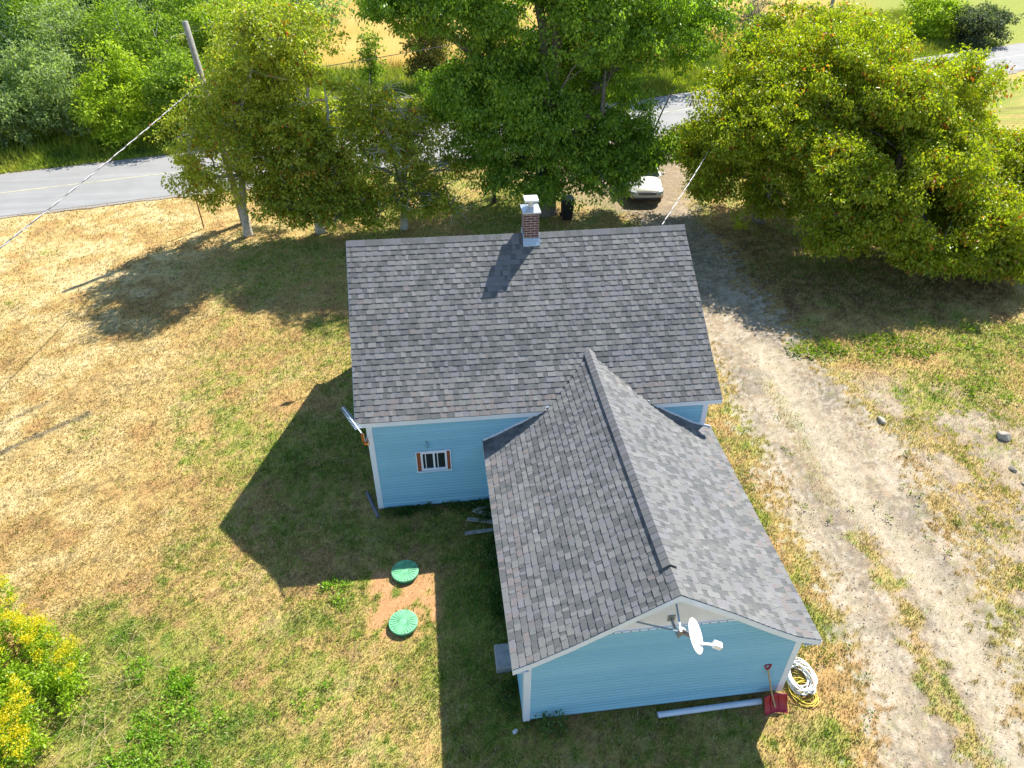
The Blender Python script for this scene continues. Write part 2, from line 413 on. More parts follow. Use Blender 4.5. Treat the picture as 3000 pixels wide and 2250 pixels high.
def strip_mesh(name, f0, f1, z, mat, xs, kind='structure'):
    v = []; fs = []
    for i, x in enumerate(xs):
        a, b_ = f0(x), f1(x); v += [(x, a, z), (x, b_, z)]
        if i: fs.append((2*i-2, 2*i, 2*i+1, 2*i-1))
    return tag(np_mesh(name, np.array(v, float), np.array(fs), mat), kind=kind)
xs = np.arange(-110, 115, .5)
jit = lambda x, s: (fbm(np.array([x*1.0]), np.array([s*7.]), .9, 4)[0]-.5)
strip_mesh('road_shoulder', lambda x: road_near(x)-.35-jit(x, 1)*.7, lambda x: road_far(x)+.3+jit(x, 2)*.6, .018, simple('shoulder_gravel', (.25, .22, .19), .95, var=.35, scale=16), xs)
strip_mesh('road', lambda x: road_near(x)+jit(x, 3)*.12, lambda x: road_far(x)+jit(x, 4)*.12, .03, asphalt(), xs)
mid = lambda x: (road_near(x)*.47+road_far(x)*.53)
strip_mesh('road_line', lambda x: mid(x)-.05, lambda x: mid(x)+.06, .035, simple('yellow_road_paint', (.40, .38, .25), .7, var=.25, scale=3), xs)

# ---------------------------------------------------------------- grass blades
def blades(name, x, y, h, wdt, col, label=None, flat=.9, z=0., mat=None):
    n = len(x); a = rng.random(n)*2*np.pi; tilt = rng.random(n)*flat+.15
    dx, dy = np.cos(a), np.sin(a); ln = h*(.5+rng.random(n))
    lx, ly, lz = dx*np.sin(tilt)*ln, dy*np.sin(tilt)*ln, np.cos(tilt)*ln
    b0 = np.stack([x-dy*wdt/2, y+dx*wdt/2, np.full(n, -.012)+z], 1); b1 = np.stack([x+dy*wdt/2, y-dx*wdt/2, np.full(n, -.012)+z], 1)
    tip = np.stack([x+lx, y+ly, lz+z], 1)
    v = np.stack([b0, b1, tip], 1).reshape(-1, 3); f = np.arange(3*n).reshape(n, 3)
    o = np_mesh(name, v, f, mat or grass_mat, col=np.repeat(col, 3, 0))
    return tag(o, label, 'grass', kind='stuff')
def scatter(n, x0, x1, y0, y1): return rng.random(n)*(x1-x0)+x0, rng.random(n)*(y1-y0)+y0
def lawn_blades():
    xs_, ys_, hs, ws = [], [], [], []
    for n, x0, x1, y0, y1, h, wd in ((520000, -10, 23, -9, 2, .055, .016), (260000, -17, 24, 2, 12, .065, .022), (150000, -25, 32, 12, 28, .085, .03)):
        x, y = scatter(n, x0, x1, y0, y1); kk = masks(x, y)
        keep = (rng.random(n) > np.maximum(kk['drive'], kk['pad'])*.985) & (rng.random(n) > kk['soil']*.93) & ~in_house(x, y) & (y < road_near(x)-.15)
        keep &= rng.random(n) < .45+.75*kk['n3']+.3*kk['green']
        x, y = x[keep], y[keep]; xs_.append(x); ys_.append(y); hs.append(h*(.6+.7*kk['n2'][keep]+.5*kk['green'][keep])); ws.append(np.full(len(x), wd))
    x, y, h, wd = map(np.concatenate, (xs_, ys_, hs, ws)); kk = masks(x, y)
    kk['drive'] = kk['drive']*0; kk['pad'] = kk['pad']*0; kk['soil'] = kk['soil']*0
    c = ground_col(x, y, kk); r_ = rng.random(len(x))
    c = c*(.66+.7*rng.random((len(x), 1))**1.2)
    c = L(c, (.70, .57, .33), (r_ < .17)*.7); c = L(c, (.10, .20, .025), ((r_ > .80)*(.3+.6*kk['green']))); c = L(c, (.13, .08, .035), ((r_ > .2) & (r_ < .30))*.7)
    blades('grass', x, y, h, wd, np.clip(c, .01, .9))
lawn_blades()
def verge_blades():
    n = 150000; x = rng.random(n)*85-33; t_ = rng.random(n)**1.5*16; y = road_far(x)+.25+t_
    kk = masks(x, y); g = kk['gold']; keep = rng.random(n) < 1-.6*g; x, y, t_, g = x[keep], y[keep], t_[keep], g[keep]
    c = np.tile(np.array([.27, .34, .035]), (len(x), 1)); nn = fbm(x, y, .5, 3)
    c = L(c, (.34, .36, .05), sstep(.45, .7, nn)); c = L(c, (.10, .17, .03), sstep(.45, .3, nn)*.8); c = L(c, (.42, .29, .09), g)
    c = c*(.7+.6*rng.random((len(x), 1)))
    blades('verge_grass', x, y, .16+.35*sstep(.2, 2.2, t_)*(.5+nn), .07+0*x, c, flat=.8)
verge_blades()

# ---------------------------------------------------------------- the house
house = empty('house', (0, 0, 0), 0, 'light blue clapboard house with grey shingled gable roofs and a lower rear wing', 'house')
SL = (5.709-2.977)/3.89
def main_z(y): return 5.709-SL*(3.79-y)
def shingle_rows(mb, surf, ua, ub, slen, expo=.143, thick=.010, rnd=None, pink=True):
    """surf(u,s)->Vector on the roof plane (s = metres down the slope)"""
    n = int(round(slen/expo)); ex = slen/n; rr = rnd or random.Random(5)
    for k_ in range(n):
        s0, s1 = k_*ex, (k_+1)*ex+.012
        a0, b0 = ua(min(s1, slen)), ub(min(s1, slen)); u = a0-rr.random()*.2
        up_ = False
        while u < b0:
            wd = rr.choice([.07, .09, .10, .12, .14, .16, .19]); u0, u1 = max(u, a0), min(u+wd, b0); u += wd
            if u1-u0 < .01: continue
            up_ = not up_
            h1 = thick+(.007 if up_ else 0)
            q = rr.random(); v_ = q*.92
            if not up_: v_ = v_*.7
            if pink and k_ >= n-4 and rr.random() < .22: v_ = .96
            elif rr.random() < .008: v_ = .96
            mb.cur = v_
            e0 = (surf(u0+.05, s0+.05)-surf(u0, s0+.05)); e1 = (surf(u0, s0+.1)-surf(u0, s0)); nn_ = e0.cross(e1).normalized()
            if nn_.z < 0: nn_ = -nn_
            sj = rr.uniform(-.004, .004); s1j = min(s1+sj, slen+.03)
            A, B, C2, D = surf(u0, s0), surf(u1, s0), surf(u1, s1j), surf(u0, s1j)
            mb.hexa([A-nn_*.03, B-nn_*.03, C2-nn_*.03, D-nn_*.03, A+nn_*.001, B+nn_*.001, C2+nn_*h1, D+nn_*h1])
def lerp(a, b, t): return a+(b-a)*t
def polyl(pts, s):
    for (s0, p0), (s1, p1) in zip(pts[:-1], pts[1:]):
        if s <= s1+1e-9 or (s1, p1) == pts[-1]: return p0+(p1-p0)*((s-s0)/(s1-s0))
def arc(pts):
    out = [(0., Vector(pts[0]))]
    for a, b in zip(pts[:-1], pts[1:]): out.append((out[-1][0]+(Vector(b)-Vector(a)).length, Vector(b)))
    return out
RLp = arc([(-.332, 3.79, 5.718), (-.30, 1.98, 4.45), (-.275, .86, 3.63), (-.252, -.1, 3.019)])
RRp = arc([(8.388, 3.79, 5.70), (8.45, 1.98, 4.41), (8.49, .86, 3.58), (8.525, -.1, 2.935)])
SLEN = RLp[-1][0]
def front(u, s):
    t = u/8.75; a = polyl(RLp, s); b = polyl(RRp, s*RRp[-1][0]/SLEN); p = a.lerp(b, t)
    p.z += -.022*math.sin(math.pi*min(max(t, 0), 1))*(1-s/SLEN)
    return p
def back(u, s):
    p = front(u, s); return Vector((p.x, 7.58-p.y, p.z))
mb = MB()
shingle_rows(mb, front, lambda s: 0, lambda s: 8.75, SLEN, rnd=random.Random(11))
shingle_rows(mb, back, lambda s: 0, lambda s: 8.75, SLEN, rnd=random.Random(12), pink=False)
# deck
mb.cur = .1
for fn in (front, back):
    P4 = [fn(.01, .02), fn(8.74, .02), fn(8.74, SLEN-.015), fn(.01, SLEN-.015)]
    mids = [fn(.01, SLEN*.6), fn(8.74, SLEN*.6)]
    for q in ([P4[0], P4[1], mids[1], mids[0]], [mids[0], mids[1], P4[2], P4[3]]):
        mb.hexa([v+Vector((0, 0, -.13)) for v in q]+[v+Vector((0, 0, -.028)) for v in q])
main_roof = mb.build('main_roof', shingles, house)
# ridge caps of main roof
mb = MB(); rr = random.Random(4); u = 0.
while u < 8.75:
    u1 = min(u+.15, 8.75); a = front(u, 0); b = front(u1, 0); mb.cur = .55+rr.random()*.25 if rr.random() < .7 else .3
    for sg in (-1, 1):
        d = Vector((0, sg*.14, -.14*SL))
        mb.hexa([a+Vector((0, 0, -.005)), b+Vector((.01, 0, 0)), b+d+Vector((.01, 0, 0)), a+d+Vector((0, 0, -.005)),
                 a+Vector((0, 0, .016)), b+Vector((.01, 0, .026)), b+d+Vector((.01, 0, .024)), a+d+Vector((0, 0, .014))])
    u = u1
mb.build('ridge_cap', shingles, main_roof)

# wing roof
YF = -6.07; RB = 1.08
WL = [(5.461, 3.771), (4.431, 3.105), (3.712, 2.645), (3.049, 2.270), (2.685, 2.102)]
WR = [(5.461, 3.771), (6.551, 3.075), (7.303, 2.545), (7.891, 2.165), (8.400, 1.965)]
def prof_arc(P): return arc([(x, 0, z) for x, z in P])
WLa, WRa = prof_arc(WL), prof_arc(WR)
def wing(a):
    tot = a[-1][0]
    def fn(u, s):      # u = metres back from the gable edge
        p = polyl(a, s); y = YF+u
        sag = .03*math.sin(math.pi*min(u/7, 1))
        zz = p.z-sag*(1-s/tot)+(.02*(u/6) if s > tot*.7 else 0)
        return Vector((p.x-.045*(u/7)*(1-s/tot), y, zz))
    return fn
def wing_end(fn):
    def f(s):
        z = fn(6.5, s).z
        if z < 2.93: return -YF-.015
        yv = 3.79-(5.709-z)/SL
        return max(-YF-.015, yv-YF+.03)
    return f
mb = MB()
for a, sd in ((WLa, 21), (WRa, 22)):
    fn = wing(a); shingle_rows(mb, fn, lambda s: 0, wing_end(fn), a[-1][0], rnd=random.Random(sd))
mb.cur = .1
for a in (WLa, WRa):
    fn = wing(a); st = [q[0] for q in a]
    for s0, s1 in zip(st[:-1], st[1:]):
        ue = min(-YF-.02, wing_end(fn)(s1)) if s1 > 1 else 6.9
        q = [fn(.02, s0), fn(ue, s0), fn(ue, s1-.015 if s1 == st[-1] else s1), fn(.02, s1-.015 if s1 == st[-1] else s1)]
        mb.hexa([v+Vector((0, 0, -.12)) for v in q]+[v+Vector((0, 0, -.03)) for v in q])
wing_roof = mb.build('wing_roof', shingles, house)
# ridge vent and caps of the wing
mb = MB(); rr = random.Random(14); fl, fr = wing(WLa), wing(WRa); u = 0.
while u < 7.2:
    u1 = u+.15; raised = u > .52; h = .045 if raised else .012; wd = .155 if raised else .13
    h += .012*(vn(np.array([u*1.3]), np.array([3.3]))[0]-.3) if raised else 0
    mb.cur = .5+rr.random()*.3 if rr.random() < .75 else .25
    a, b = fl(u, 0), fl(u1, 0)
    for f_ in (fl, fr):
        a2, b2 = f_(u, wd), f_(u1, wd); Z = lambda q: Vector((0, 0, q))
        mb.hexa([a+Z(h-.02), b+Z(h-.02), b2+Z(h-.02), a2+Z(h-.02), a+Z(h+.009), b+Z(h+.003), b2+Z(h+.001), a2+Z(h+.007)])
    u = u1
mb.build('ridge_vent', shingles, wing_roof)

# siding helper: horizontal clapboards on a wall; xr(z)->(x0,x1) extents along the wall
def clap(mb, xr, z0, z1, place, expo=.098, rnd=None):
    rr = rnd or random.Random(2); z = z0
    while z < z1-.01:
        zt = min(z+expo, z1); a = xr(z); b = xr(zt-.001)
        if a and b and a[1] > a[0]:
            mb.cur = rr.random()
            mb.add([place(a[0], .0, z), place(a[1], .0, z), place(a[0], -.034, z), place(a[1], -.034, z), place(b[0], -.034, lerp(z, zt, .45)), place(b[1], -.034, lerp(z, zt, .45)), place(b[0], -.001, zt), place(b[1], -.001, zt)],
                   [(0, 1, 3, 2), (2, 3, 5, 4), (4, 5, 7, 6)])
        z = zt
front_place = lambda y0: (lambda x, d, z: (x, y0+d, z))
# main walls
mb = MB()
clap(mb, lambda z: (0, 8.2), .10, 2.92, front_place(0))
for x0, sgn in ((0, -1), (8.2, 1)):
    def pl(y, d, z, x0=x0, sgn=sgn): return (x0-d*sgn, y, z)
    def ext(z):
        if z < 2.95: return (0, 7.58)
        t = (z-2.95)/(5.6-2.95); return (3.79*t+.0, 7.58-3.79*t)
    clap(mb, ext, .10, 5.5, pl)
clap(mb, lambda z: (0, 8.2), .10, 2.92, lambda x, d, z: (x, 7.58-d, z))
mb.cur = .5
mb.add([(0, .003, .1), (8.2, .003, .1), (8.2, 7.577, .1), (0, 7.577, .1), (0, .003, 2.9), (8.2, .003, 2.9), (8.2, 7.577, 2.9), (0, 7.577, 2.9), (0.003, 3.79, 5.55), (8.197, 3.79, 5.55)],
       [(0, 1, 5, 4), (1, 2, 6, 9, 5), (2, 3, 7, 6), (3, 0, 4, 8, 7)])
mb.build('main_wall', siding, house)
mb = MB(); mb.box(.03, 8.17, .03, 7.55, -.3, .1); mb.box(2.97, 8.05, -5.89, .0, -.3, .15); mb.build('foundation', foundation, house)
# wing walls
WY = -5.93
def roofz(x):
    P = WL[::-1]+WR[1:]
    for (x0, z0), (x1, z1) in zip(P[:-1], P[1:]):
        if x0 <= x <= x1: return z0+(z1-z0)*(x-x0)/(x1-x0)
    return 1.9
def gable_ext(z):
    # x range where roof underside is above z
    lo, hi = 2.93, 8.09
    while roofz(lo)-.11 < z and lo < 5.46: lo += .01
    while roofz(hi)-.11 < z and hi > 5.46: hi -= .01
    return (lo, hi) if hi > lo else None
mb = MB(); clap(mb, gable_ext, .15, 2.765, front_place(WY))
for x0, sgn in ((2.93, -1), (8.09, 1)):
    clap(mb, lambda z: (WY, -.0), .15, 2.0, lambda y, d, z, x0=x0, sgn=sgn: (x0-d*sgn, y, z))
mb.cur = .5
xsn = np.linspace(2.94, 8.08, 40)
top = [(x, WY+.004, roofz(x)-.06) for x in xsn]
mb.add([(2.94, WY+.004, .15), (8.08, WY+.004, .15)]+top[::-1], [tuple(range(42))])
mb.build('wing_wall', siding, house)
# white board panel at the top of the gable
mb = MB(); xl_, xr_ = gable_ext(2.765); xs2 = np.linspace(xl_, xr_, 24)
fv = [(x, WY-.036, max(roofz(x)-.06, 2.766)) for x in xs2]
bv = [(xl_, WY-.036, 2.765), (xr_, WY-.036, 2.765)]+fv[::-1]
bk = [(x, WY-.005, z) for x, y, z in bv]; n_ = len(bv)
mb.add(bv+bk, [tuple(range(n_))]+[(i, i+n_, (i+1) % n_+n_, (i+1) % n_) for i in range(n_)])
gp = mb.build('gable_panel', gable_white, house)
mb = MB(); mb.box(xl_+.1, xr_-.1, WY-.056, WY-.037, 2.745, 2.775); mb.build('trim_strip', white, gp)
mb = MB()
for i in range(14):
    x = xl_+.35+i*(xr_-xl_-.7)/13; mb.box(x-.012, x+.012, WY-.060, WY-.0565, 2.75, 2.77)
mb.split('nail_head', dark_metal, gp)
# fascias
mb = MB()
for P in (WL, WR):
    for (x0, z0), (x1, z1) in zip(P[:-1], P[1:]):
        q = [(x0, YF-.008, z0-.15), (x1, YF-.008, z1-.15), (x1, YF+.015, z1-.15), (x0, YF+.015, z0-.15), (x0, YF-.008, z0-.012), (x1, YF-.008, z1-.012), (x1, YF+.015, z1-.012), (x0, YF+.015, z0-.012)]
        mb.hexa(q)
mb.split('rake_board', white, house)
mb = MB()
for P in (WL, WR):
    for (x0, z0), (x1, z1) in zip(P[:-1], P[1:]):
        mb.hexa([(x0, YF+.015, z0-.145), (x1, YF+.015, z1-.145), (x1, WY-.03, z1-.145), (x0, WY-.03, z0-.145), (x0, YF+.015, z0-.125), (x1, YF+.015, z1-.125), (x1, WY-.03, z1-.125), (x0, WY-.03, z0-.125)])
for x, z, s in ((WL[-1][0], WL[-1][1], 1), (WR[-1][0], WR[-1][1], -1)):
    mb.hexa([(x+.005*s, YF+.016, z-.16), (x+.28*s, YF+.016, z-.16), (x+.28*s, -.02, z-.16), (x+.005*s, -.02, z-.16), (x+.005*s, YF+.016, z-.146), (x+.28*s, YF+.016, z-.146), (x+.28*s, -.02, z-.146), (x+.005*s, -.02, z-.146)])
mb.split('soffit', white, house)
mb = MB()
for x, z, s in ((WL[-1][0], WL[-1][1], 1), (WR[-1][0], WR[-1][1], -1)):
    mb.hexa([(x-.012*s, YF-.01, z-.15), (x+.012*s, YF-.01, z-.15), (x+.012*s, -.02, z-.14), (x-.012*s, -.02, z-.14), (x-.012*s, YF-.01, z-.012), (x+.012*s, YF-.01, z-.012), (x+.012*s, -.02, z-.0), (x-.012*s, -.02, z-.0)])
a, b = RLp[-1][1], RRp[-1][1]
mb.hexa([a+Vector((.0, .012, -.16)), b+Vector((.0, .012, -.16)), b+Vector((.0, .1, -.16)), a+Vector((.0, .1, -.16)),
         a+Vector((.0, .012, -.02)), b+Vector((.0, .012, -.02)), b+Vector((.0, .1, -.02)), a+Vector((.0, .1, -.02))])
mb.split('eaves_board', white, house)
mb = MB()
for p in (RLp, RRp):
    for m_ in (0, 1):
        g = (lambda v: v) if m_ == 0 else (lambda v: Vector((v.x, 7.58-v.y, v.z)))
        for (s0, a), (s1, b) in zip(p[:-1], p[1:]):
            a, b = g(a), g(b); dx = -.012 if p is RLp else .012
            mb.hexa([a+Vector((0, 0, -.15)), b+Vector((0, 0, -.15)), b+Vector((dx, 0, -.15)), a+Vector((dx, 0, -.15)), a+Vector((0, 0, -.03)), b+Vector((0, 0, -.03)), b+Vector((dx, 0, -.03)), a+Vector((dx, 0, -.03))])
mb.split('rake_board', white, house)
# corner boards
for (x, y, zt, sx, sy) in ((0, 0, 2.88, 1, 1), (8.2, 0, 2.84, -1, 1), (2.93, WY, 2.02, 1, 1), (8.09, WY, 1.98, -1, 1), (0, 7.58, 2.9, 1, -1), (8.2, 7.58, 2.9, -1, -1)):
    mb = MB(); o_ = .036
    x0, x1 = sorted((x-o_*sx, x+.095*sx)); y0, y1 = sorted((y-o_*sy, y-.0*sy)); mb.box(x0, x1, y0, y1, .09, zt)
    x0, x1 = sorted((x-o_*sx, x)); y0, y1 = sorted((y+.001*sy, y+.095*sy)); mb.box(x0, x1, y0, y1, .09, zt)
    mb.build('corner_board', white, house)
# flashing where the wing roof meets the wall
mb = MB()
for a in (WLa, WRa):
    fn = wing(a); tot = a[-1][0]; S_ = [tot*i/14 for i in range(15)]
    for s0, s1 in zip(S_[:-1], S_[1:]):
        p, q = fn(6.05, s0), fn(6.05, s1)
        if q.z > 2.9: continue
        mb.hexa([(p.x, -.052, p.z), (q.x, -.052, q.z), (q.x, -.036, q.z), (p.x, -.036, p.z), (p.x, -.052, p.z+.06), (q.x, -.052, q.z+.06), (q.x, -.036, q.z+.06), (p.x, -.036, p.z+.06)])
mb.split('flashing', white, house)

# rear window
mb = MB()
def frame(mb, x0, x1, z0, z1, wd, y0, y1):
    mb.box(x0, x1, y0, y1, z1-wd, z1); mb.box(x0, x1, y0, y1, z0, z0+wd)
    mb.box(x0, x0+wd, y0, y1, z0+wd, z1-wd); mb.box(x1-wd, x1, y0, y1, z0+wd, z1-wd)
frame(mb, 1.04, 1.89, 1.26, 1.945, .022, -.06, -.012)
win = mb.build('window', white, house)
mb = MB(); mb.box(1.062, 1.868, -.032, -.028, 1.282, 1.923); mb.build('recess_shade_panel', simple('painted_recess_shade', (.05, .07, .12), .8), win)  # flat panel coloured dark to stand for the shade inside the window opening
for x0, x1 in ((1.066, 1.172), (1.775, 1.864)):
    mb = MB(); mb.box(x0, x1, -.046, -.0325, 1.30, 1.92); mb.build('shutter', shutter, win)
mb = MB(); frame(mb, 1.155, 1.79, 1.325, 1.92, .05, -.062, -.0325); mb.box(1.45, 1.495, -.061, -.0325, 1.375, 1.87)
mb.build('sash', white, win)
for x0, x1 in ((1.206, 1.449), (1.496, 1.739)):
    mb = MB(); mb.box(x0, x1, -.037, -.0345, 1.376, 1.869); mb.build('pane', glass, win)
    mb = MB(); mb.box(x0+.055, x0+.075, -.043, -.0375, 1.377, 1.868); mb.build('muntin', white, win)
mb = MB(); mb.tube([(1.335, -.02, 2.2), (1.335, -.09, 2.21), (1.335, -.1, 2.16)], .012, 6); mb.lathe([(.012, .06), (.03, .03), (.036, 0)], (1.335, -.1, 2.1), 10)
mb.box(1.30, 1.37, -.03, -.017, 2.16, 2.24); mb.build('wall_lamp', simple('blue_grey_metal', (.16, .32, .38), .4), house)

# chimney (the brick material reads the object's own coordinates)
def chimney():
    c = MB(); c.box(4.125, 4.505, 3.58, 4.03, 5.2, 6.325); ch = c.build('chimney', brick, house)
    m = MB(); m.hexa([(4.085, 3.54, 6.315), (4.545, 3.54, 6.315), (4.545, 4.08, 6.315), (4.085, 4.08, 6.315), (4.085, 3.54, 6.35), (4.545, 3.54, 6.35), (4.545, 4.08, 6.35), (4.085, 4.08, 6.35)])
    m.hexa([(4.10, 3.555, 6.351), (4.53, 3.555, 6.351), (4.53, 4.065, 6.351), (4.10, 4.065, 6.351), (4.24, 3.73, 6.40), (4.41, 3.73, 6.40), (4.41, 3.9, 6.40), (4.24, 3.9, 6.40)])
    m.build('chimney_cap', simple('cap_sheet_metal', (.55, .60, .68), .35, .5, var=.08), ch)
    m = MB(); m.lathe([(.075, 6.4), (.075, 6.52), (.09, 6.53), (.09, 6.55)], (4.325, 3.82, 0), 16); m.build('flue', galv, ch)
    m = MB()
    for x in (4.20, 4.45):
        for y in (3.70, 3.94): m.bar((x, y, 6.36), (x, y, 6.6), .012, .012)
    m.split('lid_leg', galv, ch)
    m = MB(); m.hexa([(4.145, 3.64, 6.58), (4.505, 3.64, 6.58), (4.505, 4.0, 6.58), (4.145, 4.0, 6.58), (4.155, 3.65, 6.625), (4.495, 3.65, 6.625), (4.495, 3.99, 6.625), (4.155, 3.99, 6.625)])
    m.build('flue_lid', alu_white, ch)
    m = MB(); z0, z1 = main_z(3.46), main_z(3.575)
    m.hexa([(4.10, 3.46, z0), (4.53, 3.46, z0), (4.53, 3.578, z1), (4.10, 3.578, z1), (4.10, 3.46, z0+.02), (4.53, 3.46, z0+.02), (4.53, 3.578, z1+.09), (4.10, 3.578, z1+.09)])
    for x in (4.112, 4.507): m.box(x, x+.012, 3.58, 4.03, 5.45, 5.76)
    m.build('chimney_flashing', simple('lead_flashing', (.42, .52, .62), .45, .3, var=.2, scale=30), ch)
chimney()

# ---------------------------------------------------------------- satellite dish
def dish():
    J = Vector((5.41, -6.45, 3.27)); r = empty('satellite_dish', (5.435, WY-.03, 3.0), 0, 'white satellite dish on a strutted arm fixed to the rear gable', 'satellite dish')
    off = -Vector(r.location)
    def B(mb, n, mt, **k): 
        mb.v = [tuple(Vector(v)+off) for v in mb.v]; return mb.build(n, mt, r, **k)
    m = MB(); m.box(5.37, 5.50, WY-.05, WY-.03, 2.93, 3.09); m.tube([(5.435, WY-.05, 3.0), (5.43, -6.15, 3.02), (5.40, -6.42, 3.14), J, J+Vector((0, -.01, .10))], .026, 10); B(m, 'mast', simple('mast_steel', (.26, .29, .33), .5, .4))
    for p in ((4.821, WY-.03, 2.99), (5.471, WY-.03, 3.39)):
        m = MB(); m.bar(p, J+Vector((0, 0, .05)), .028, .012); B(m, 'strut', simple('strut_steel', (.25, .33, .42), .5, .3))
    n = Vector((.80, -.28, .53)).normalized(); c = Vector((5.60, -6.60, 3.40))
    q = n.to_track_quat('Z', 'Y').to_matrix()
    prof = [(.001, -.055), (.1, -.049), (.19, -.032), (.255, -.01), (.28, .002), (.285, .002), (.285, -.006), (.19, -.04), (.1, -.058), (.001, -.064)]
    m = MB(); m.lathe(prof, c, 40, q); d = B(m, 'reflector', alu_white, smooth=True)
    m = MB(); m.bar(J+Vector((.0, 0, .05)), c-n*.06, .05, .05); m.box(J.x-.04, J.x+.05, J.y-.04, J.y+.04, J.z+.02, J.z+.12); B(m, 'bracket', simple('bracket_metal', (.30, .26, .25), .5, .3))
    m = MB(); m.tube([c-n*.06+Vector((0, 0, .06)), J+Vector((.02, 0, .14))], .014, 6); B(m, 'brace', alu_white)
    dn = (q @ Vector((0, -1, 0))); dn = dn if dn.z < 0 else -dn
    lo = c+dn*.2-n*.02; lnb = Vector((5.965, -6.66, 3.16))
    m = MB(); m.bar(lo, lnb, .035, .03); B(m, 'feed_arm', alu_white)
    m = MB(); back_ = (c-lnb).normalized(); m.bar(lnb+Vector((.05, -.02, 0))-back_*.03, lnb+back_*.07, .11, .10); B(m, 'feed_horn', alu_white, bevel=.012)
dish()

# ---------------------------------------------------------------- aerials
def aerial():
    a, b = Vector((-.57, .5, 3.05)), Vector((-.09, -.46, 3.03)); r = empty('television_aerial', tuple(b), 0, 'small comb shaped television aerial off the left corner of the blue house', 'aerial')
    def B(mb, n, mt): mb.v = [tuple(Vector(v)-b) for v in mb.v]; return mb.build(n, mt, r)
    m = MB(); m.bar(a, b, .022, .022); B(m, 'boom', alu_white)
    d = (b-a).normalized(); s = Vector((-d.y, d.x, 0)); m = MB()
    for i in range(17):
        p = a+d*(.02+i*.055); L_ = .06+.02*(i/16); m.bar(p-s*L_, p+s*L_, .012, .007)
    m.v = [tuple(Vector(v)-b) for v in m.v]; m.split('aerial_element', simple('blue_plastic', (.30, .42, .62), .4), r)
    m = MB(); m.tube([b, b+Vector((.03, .05, -.1)), (-.06, -.3, 2.6), (-.03, .12, 2.45)], .014, 8); B(m, 'mast', galv)
    m = MB()
    for q in (0, .035): m.tube([b+Vector((q, 0, -.02)), (-.09+q, -.50, 2.86), (-.06+q, -.48, 2.70), (-.0+q, -.38, 2.58), (-.028, -.05, 2.5)], .009, 6)
    B(m, 'aerial_cable', orange_cord)
aerial()
def panel():
    r = empty('panel_antenna', (-.02, 7.1, 2.6), 0, 'small square antenna on a bent arm off the far left corner of the house', 'antenna')
    m = MB(); m.tube([(0, 0, 0), (-.42, -.1, .2), (-.54, .17, 1.0)], .02, 8); m.build('mast', galv, r)
    m = MB(); m.box(-.68, -.41, .15, .18, .95, 1.24); m.build('panel', alu_white, r, bevel=.01)
panel()

# ---------------------------------------------------------------- septic lids
def lid():
    r = empty('septic_lid', (.63, -2.09, 0))
    m = MB(); m.lathe([(.30, -.02), (.30, .10), (.275, .10)], (0, 0, 0), 40); m.build('riser', simple('dark_green_plastic', (.03, .16, .08), .6), r)
    m = MB(); m.lathe([(.315, .075), (.32, .10), (.31, .118), (.25, .124), (.1, .13), (.02, .133)], (0, 0, 0), 48)
    for i in range(24):
        a = 2*math.pi*i/24; m.bar((.08*math.cos(a), .08*math.sin(a), .131), (.28*math.cos(a), .28*math.sin(a), .126), .012, .014)
    m.build('cover', green_plastic, r)
    m = MB()
    for i in range(6):
        a = 2*math.pi*(i+.3)/6; m.lathe([(.012, .12), (.012, .132)], (.295*math.cos(a), .295*math.sin(a), 0), 8)
    m.split('screw', galv, r)
    return r
l1 = lid(); tag(l1, 'round green septic lid nearer the window wall, half reached by shadow', 'septic lid', 'round green septic lids')
l2 = copy_tree(l1); l2.location = (.59, -3.47, 0); l2.rotation_euler.z = .4; l2['label'] = 'round green septic lid farther from the window wall, fully in the sun'

# ---------------------------------------------------------------- things around the walls
def shovel():
    r = empty('snow_shovel', (7.85, -6.3, 0), 0, 'red snow shovel with a wooden shaft leaning on the rear blue wall', 'shovel'); o_ = Vector((7.85, -6.3, 0))
    def W(x, y, z): return (x-o_.x, y-o_.y, z-o_.z)
    m = MB(); n = 9
    for i in range(n):
        for j in range(7):
            u = i/(n-1); v = j/6; x = 7.63+.46*u; cv = .05*(2*u-1)**2
            y = -6.34+.20*v-.06*math.sin(math.pi*v)*-.6-cv; z = .02+.34*v
            m.v.append(W(x, y, z))
    for i in range(n):
        for j in range(7):
            a = m.v[i*7+j]; m.v.append((a[0], a[1]+.012, a[2]-.004))
    q = n*7
    for i in range(n-1):
        for j in range(6):
            a = i*7+j; m.f += [(a, a+7, a+8, a+1), (a+q, a+1+q, a+8+q, a+7+q)]; m.a += [.5, .5]
    def edge(c): 
        for a, b in zip(c[:-1], c[1:]): m.f.append((a, b, b+q, a+q)); m.a.append(.5)
    edge([i*7 for i in range(n)]); edge([i*7+6 for i in range(n)]); edge(list(range(7))); edge([(n-1)*7+j for j in range(7)])
    bl = m.build('blade', red_plastic, r, smooth=True)
    m = MB()
    for x in (7.66, 7.78, 7.94, 8.06): m.bar(W(x, -6.33, .04), W(x, -6.15, .34), .014, .012)
    m.split('rib', red_plastic, bl)
    m = MB(); m.tube([W(7.85, -6.28, .12), W(7.77, -6.14, .42), W(7.62, -5.99, 1.02)], .017, 8); m.build('shaft', shaft_wood, r)
    m = MB(); g = Vector(W(7.615, -5.985, 1.02))
    m.tube([g+Vector((-.0, .0, -.03)), g+Vector((-.055, .005, .06)), g+Vector((-.06, .01, .13)), g+Vector((.05, .01, .13)), g+Vector((.045, .005, .06)), g+Vector((0, 0, -.03))], .016, 8)
    m.build('grip', red_plastic, r)
shovel()
